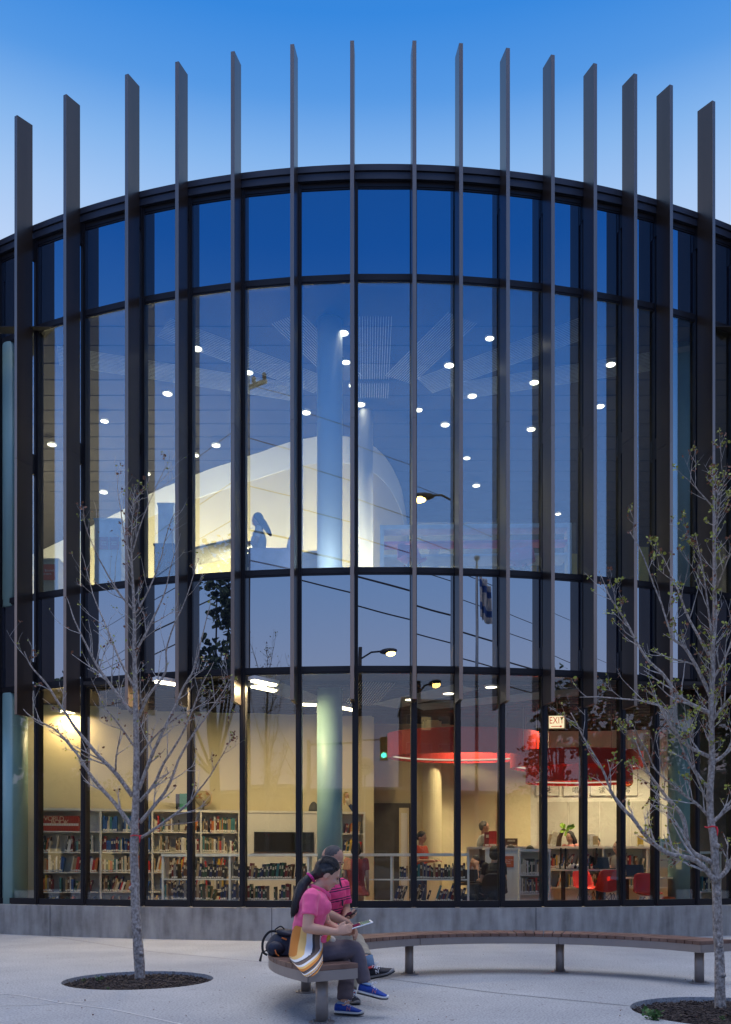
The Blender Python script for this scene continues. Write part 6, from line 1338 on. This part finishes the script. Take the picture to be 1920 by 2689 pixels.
# cars on the street
def car(label, c, rz, col, taill=True):
    t=thing('parked_car',label,'car',(c[0],c[1],-.12),'cars on the street'); C_=Vector((c[0],c[1],-.12)); Rz=Matrix.Rotation(rz,3,'Z'); q=lambda x,y,z: C_+Rz@Vector((x,y,z)); paint=pm('car_paint',col,.25,.3,.02,2,coat=.6)
    prof=[(-2.35,.45),(-2.38,.95),(-2.25,1.05),(-2.05,1.66),(-1.7,1.76),(.3,1.76),(.55,1.70),(1.15,1.12),(2.15,1.0),(2.38,.8),(2.38,.42)]
    mb=MB(); rows=[]
    for (yy,sh) in ((-.93,.0),(-.90,.0),(.90,0),(.93,0)): rows.append([q(x,yy*(1 if z<1.1 else .82),z) for x,z in prof])
    mb.strip(rows,True,0,True); mb.build('body',paint,t,bevel=.04)
    for s in (-1,1):
        mb=MB(); g=[q(-1.95,s*.80,1.12),q(.95,s*.84,1.14),q(.45,s*.775,1.64),q(-1.85,s*.765,1.64)]; n_=Rz@Vector((0,s*.02,0)); mb.add([v+n_ for v in g]+[v-n_*.2 for v in g],[(0,1,2,3),(7,6,5,4),(0,4,5,1),(1,5,6,2),(2,6,7,3),(3,7,4,0)]); mb.build('window',M['pane_dark'],t)
        for x in (-1.45,1.45):
            mb=MB(); mb.tube([q(x,s*.70,.36),q(x,s*.95,.36)],.35,20); w=mb.build('wheel',M['cl_black'],t); mb=MB(); mb.tube([q(x,s*.951,.36),q(x,s*.965,.36)],.21,16); mb.build('rim',M['grey_pole'],w)
        mb=MB(); mb.box(q(-2.385,s*.74,.98),(.05,.22,.16),M=Rz); mb.build('tail_light',em('tail_lamp',(1,.03,.02),6),t); mb=MB(); mb.box(q(2.37,s*.68,.78),(.06,.3,.14),M=Rz); mb.build('headlight',em('head_lamp',(1,.95,.8),2.0),t)
p=refl(740,2225,21); car('dark sport utility vehicle with lit tail lamps mirrored over the wall screen',(p.x,p.y),2.9,(.012,.012,.015)); p=refl(1690,2270,15); car('dark blue car mirrored behind the table under the branches',(p.x,p.y),.5,(.01,.016,.04))
p=refl(1050,2250,24); car('silver car mirrored near the open cream door',(p.x,p.y),.1,(.25,.26,.28))
# round transit sign
ct=refl(958,2013,20); t=thing('transit_sign','round white transit sign lettered cta on a grey post mirrored in the glass','sign',(ct.x,ct.y,-.12)); mb=MB(); mb.tube([Vector((ct.x,ct.y-.03,-.12)),Vector((ct.x,ct.y-.03,ct.z+.3))],.03,8); mb.build('post',M['grey_pole'],t); mb=MB(); mb.tube([Vector((ct.x,ct.y,ct.z)),Vector((ct.x,ct.y+.03,ct.z))],.36,28); mb.build('disc',M['white'],t); text_mesh('lettering','cta',.34,M['cl_blue'],t,face_M((ct.x,ct.y+.0315,ct.z),(-1,0,0),(0,0,1)),.002)
p=refl(700,1900,11); dup(treeL,(p.x,p.y,0),1.3,'larger leafless tree mirrored to the left of the teal column','young trees planted in the plaza',1.45)

# leaf litter on the plaza
rl=random.Random(31); mb=MB()
for k in range(90):
    p=G(rl.uniform(-60,1980),2689-abs(rl.gauss(0,90)) if rl.random()<.5 else rl.uniform(2500,2689))
    if (Vector((p.x,p.y))-Vector(PIT_L)).length<.75 or (Vector((p.x,p.y))-Vector(PIT_R)).length<.85: continue
    s_=rl.uniform(.004,.016); leaf_cluster(mb,Vector((p.x,p.y,.006)),1,s_,rl,0)
tag(mb.build('leaf_litter',M['leaf_brown']),'scattered tiny brown leaf scraps on the pale plaza concrete','litter',kind='stuff')
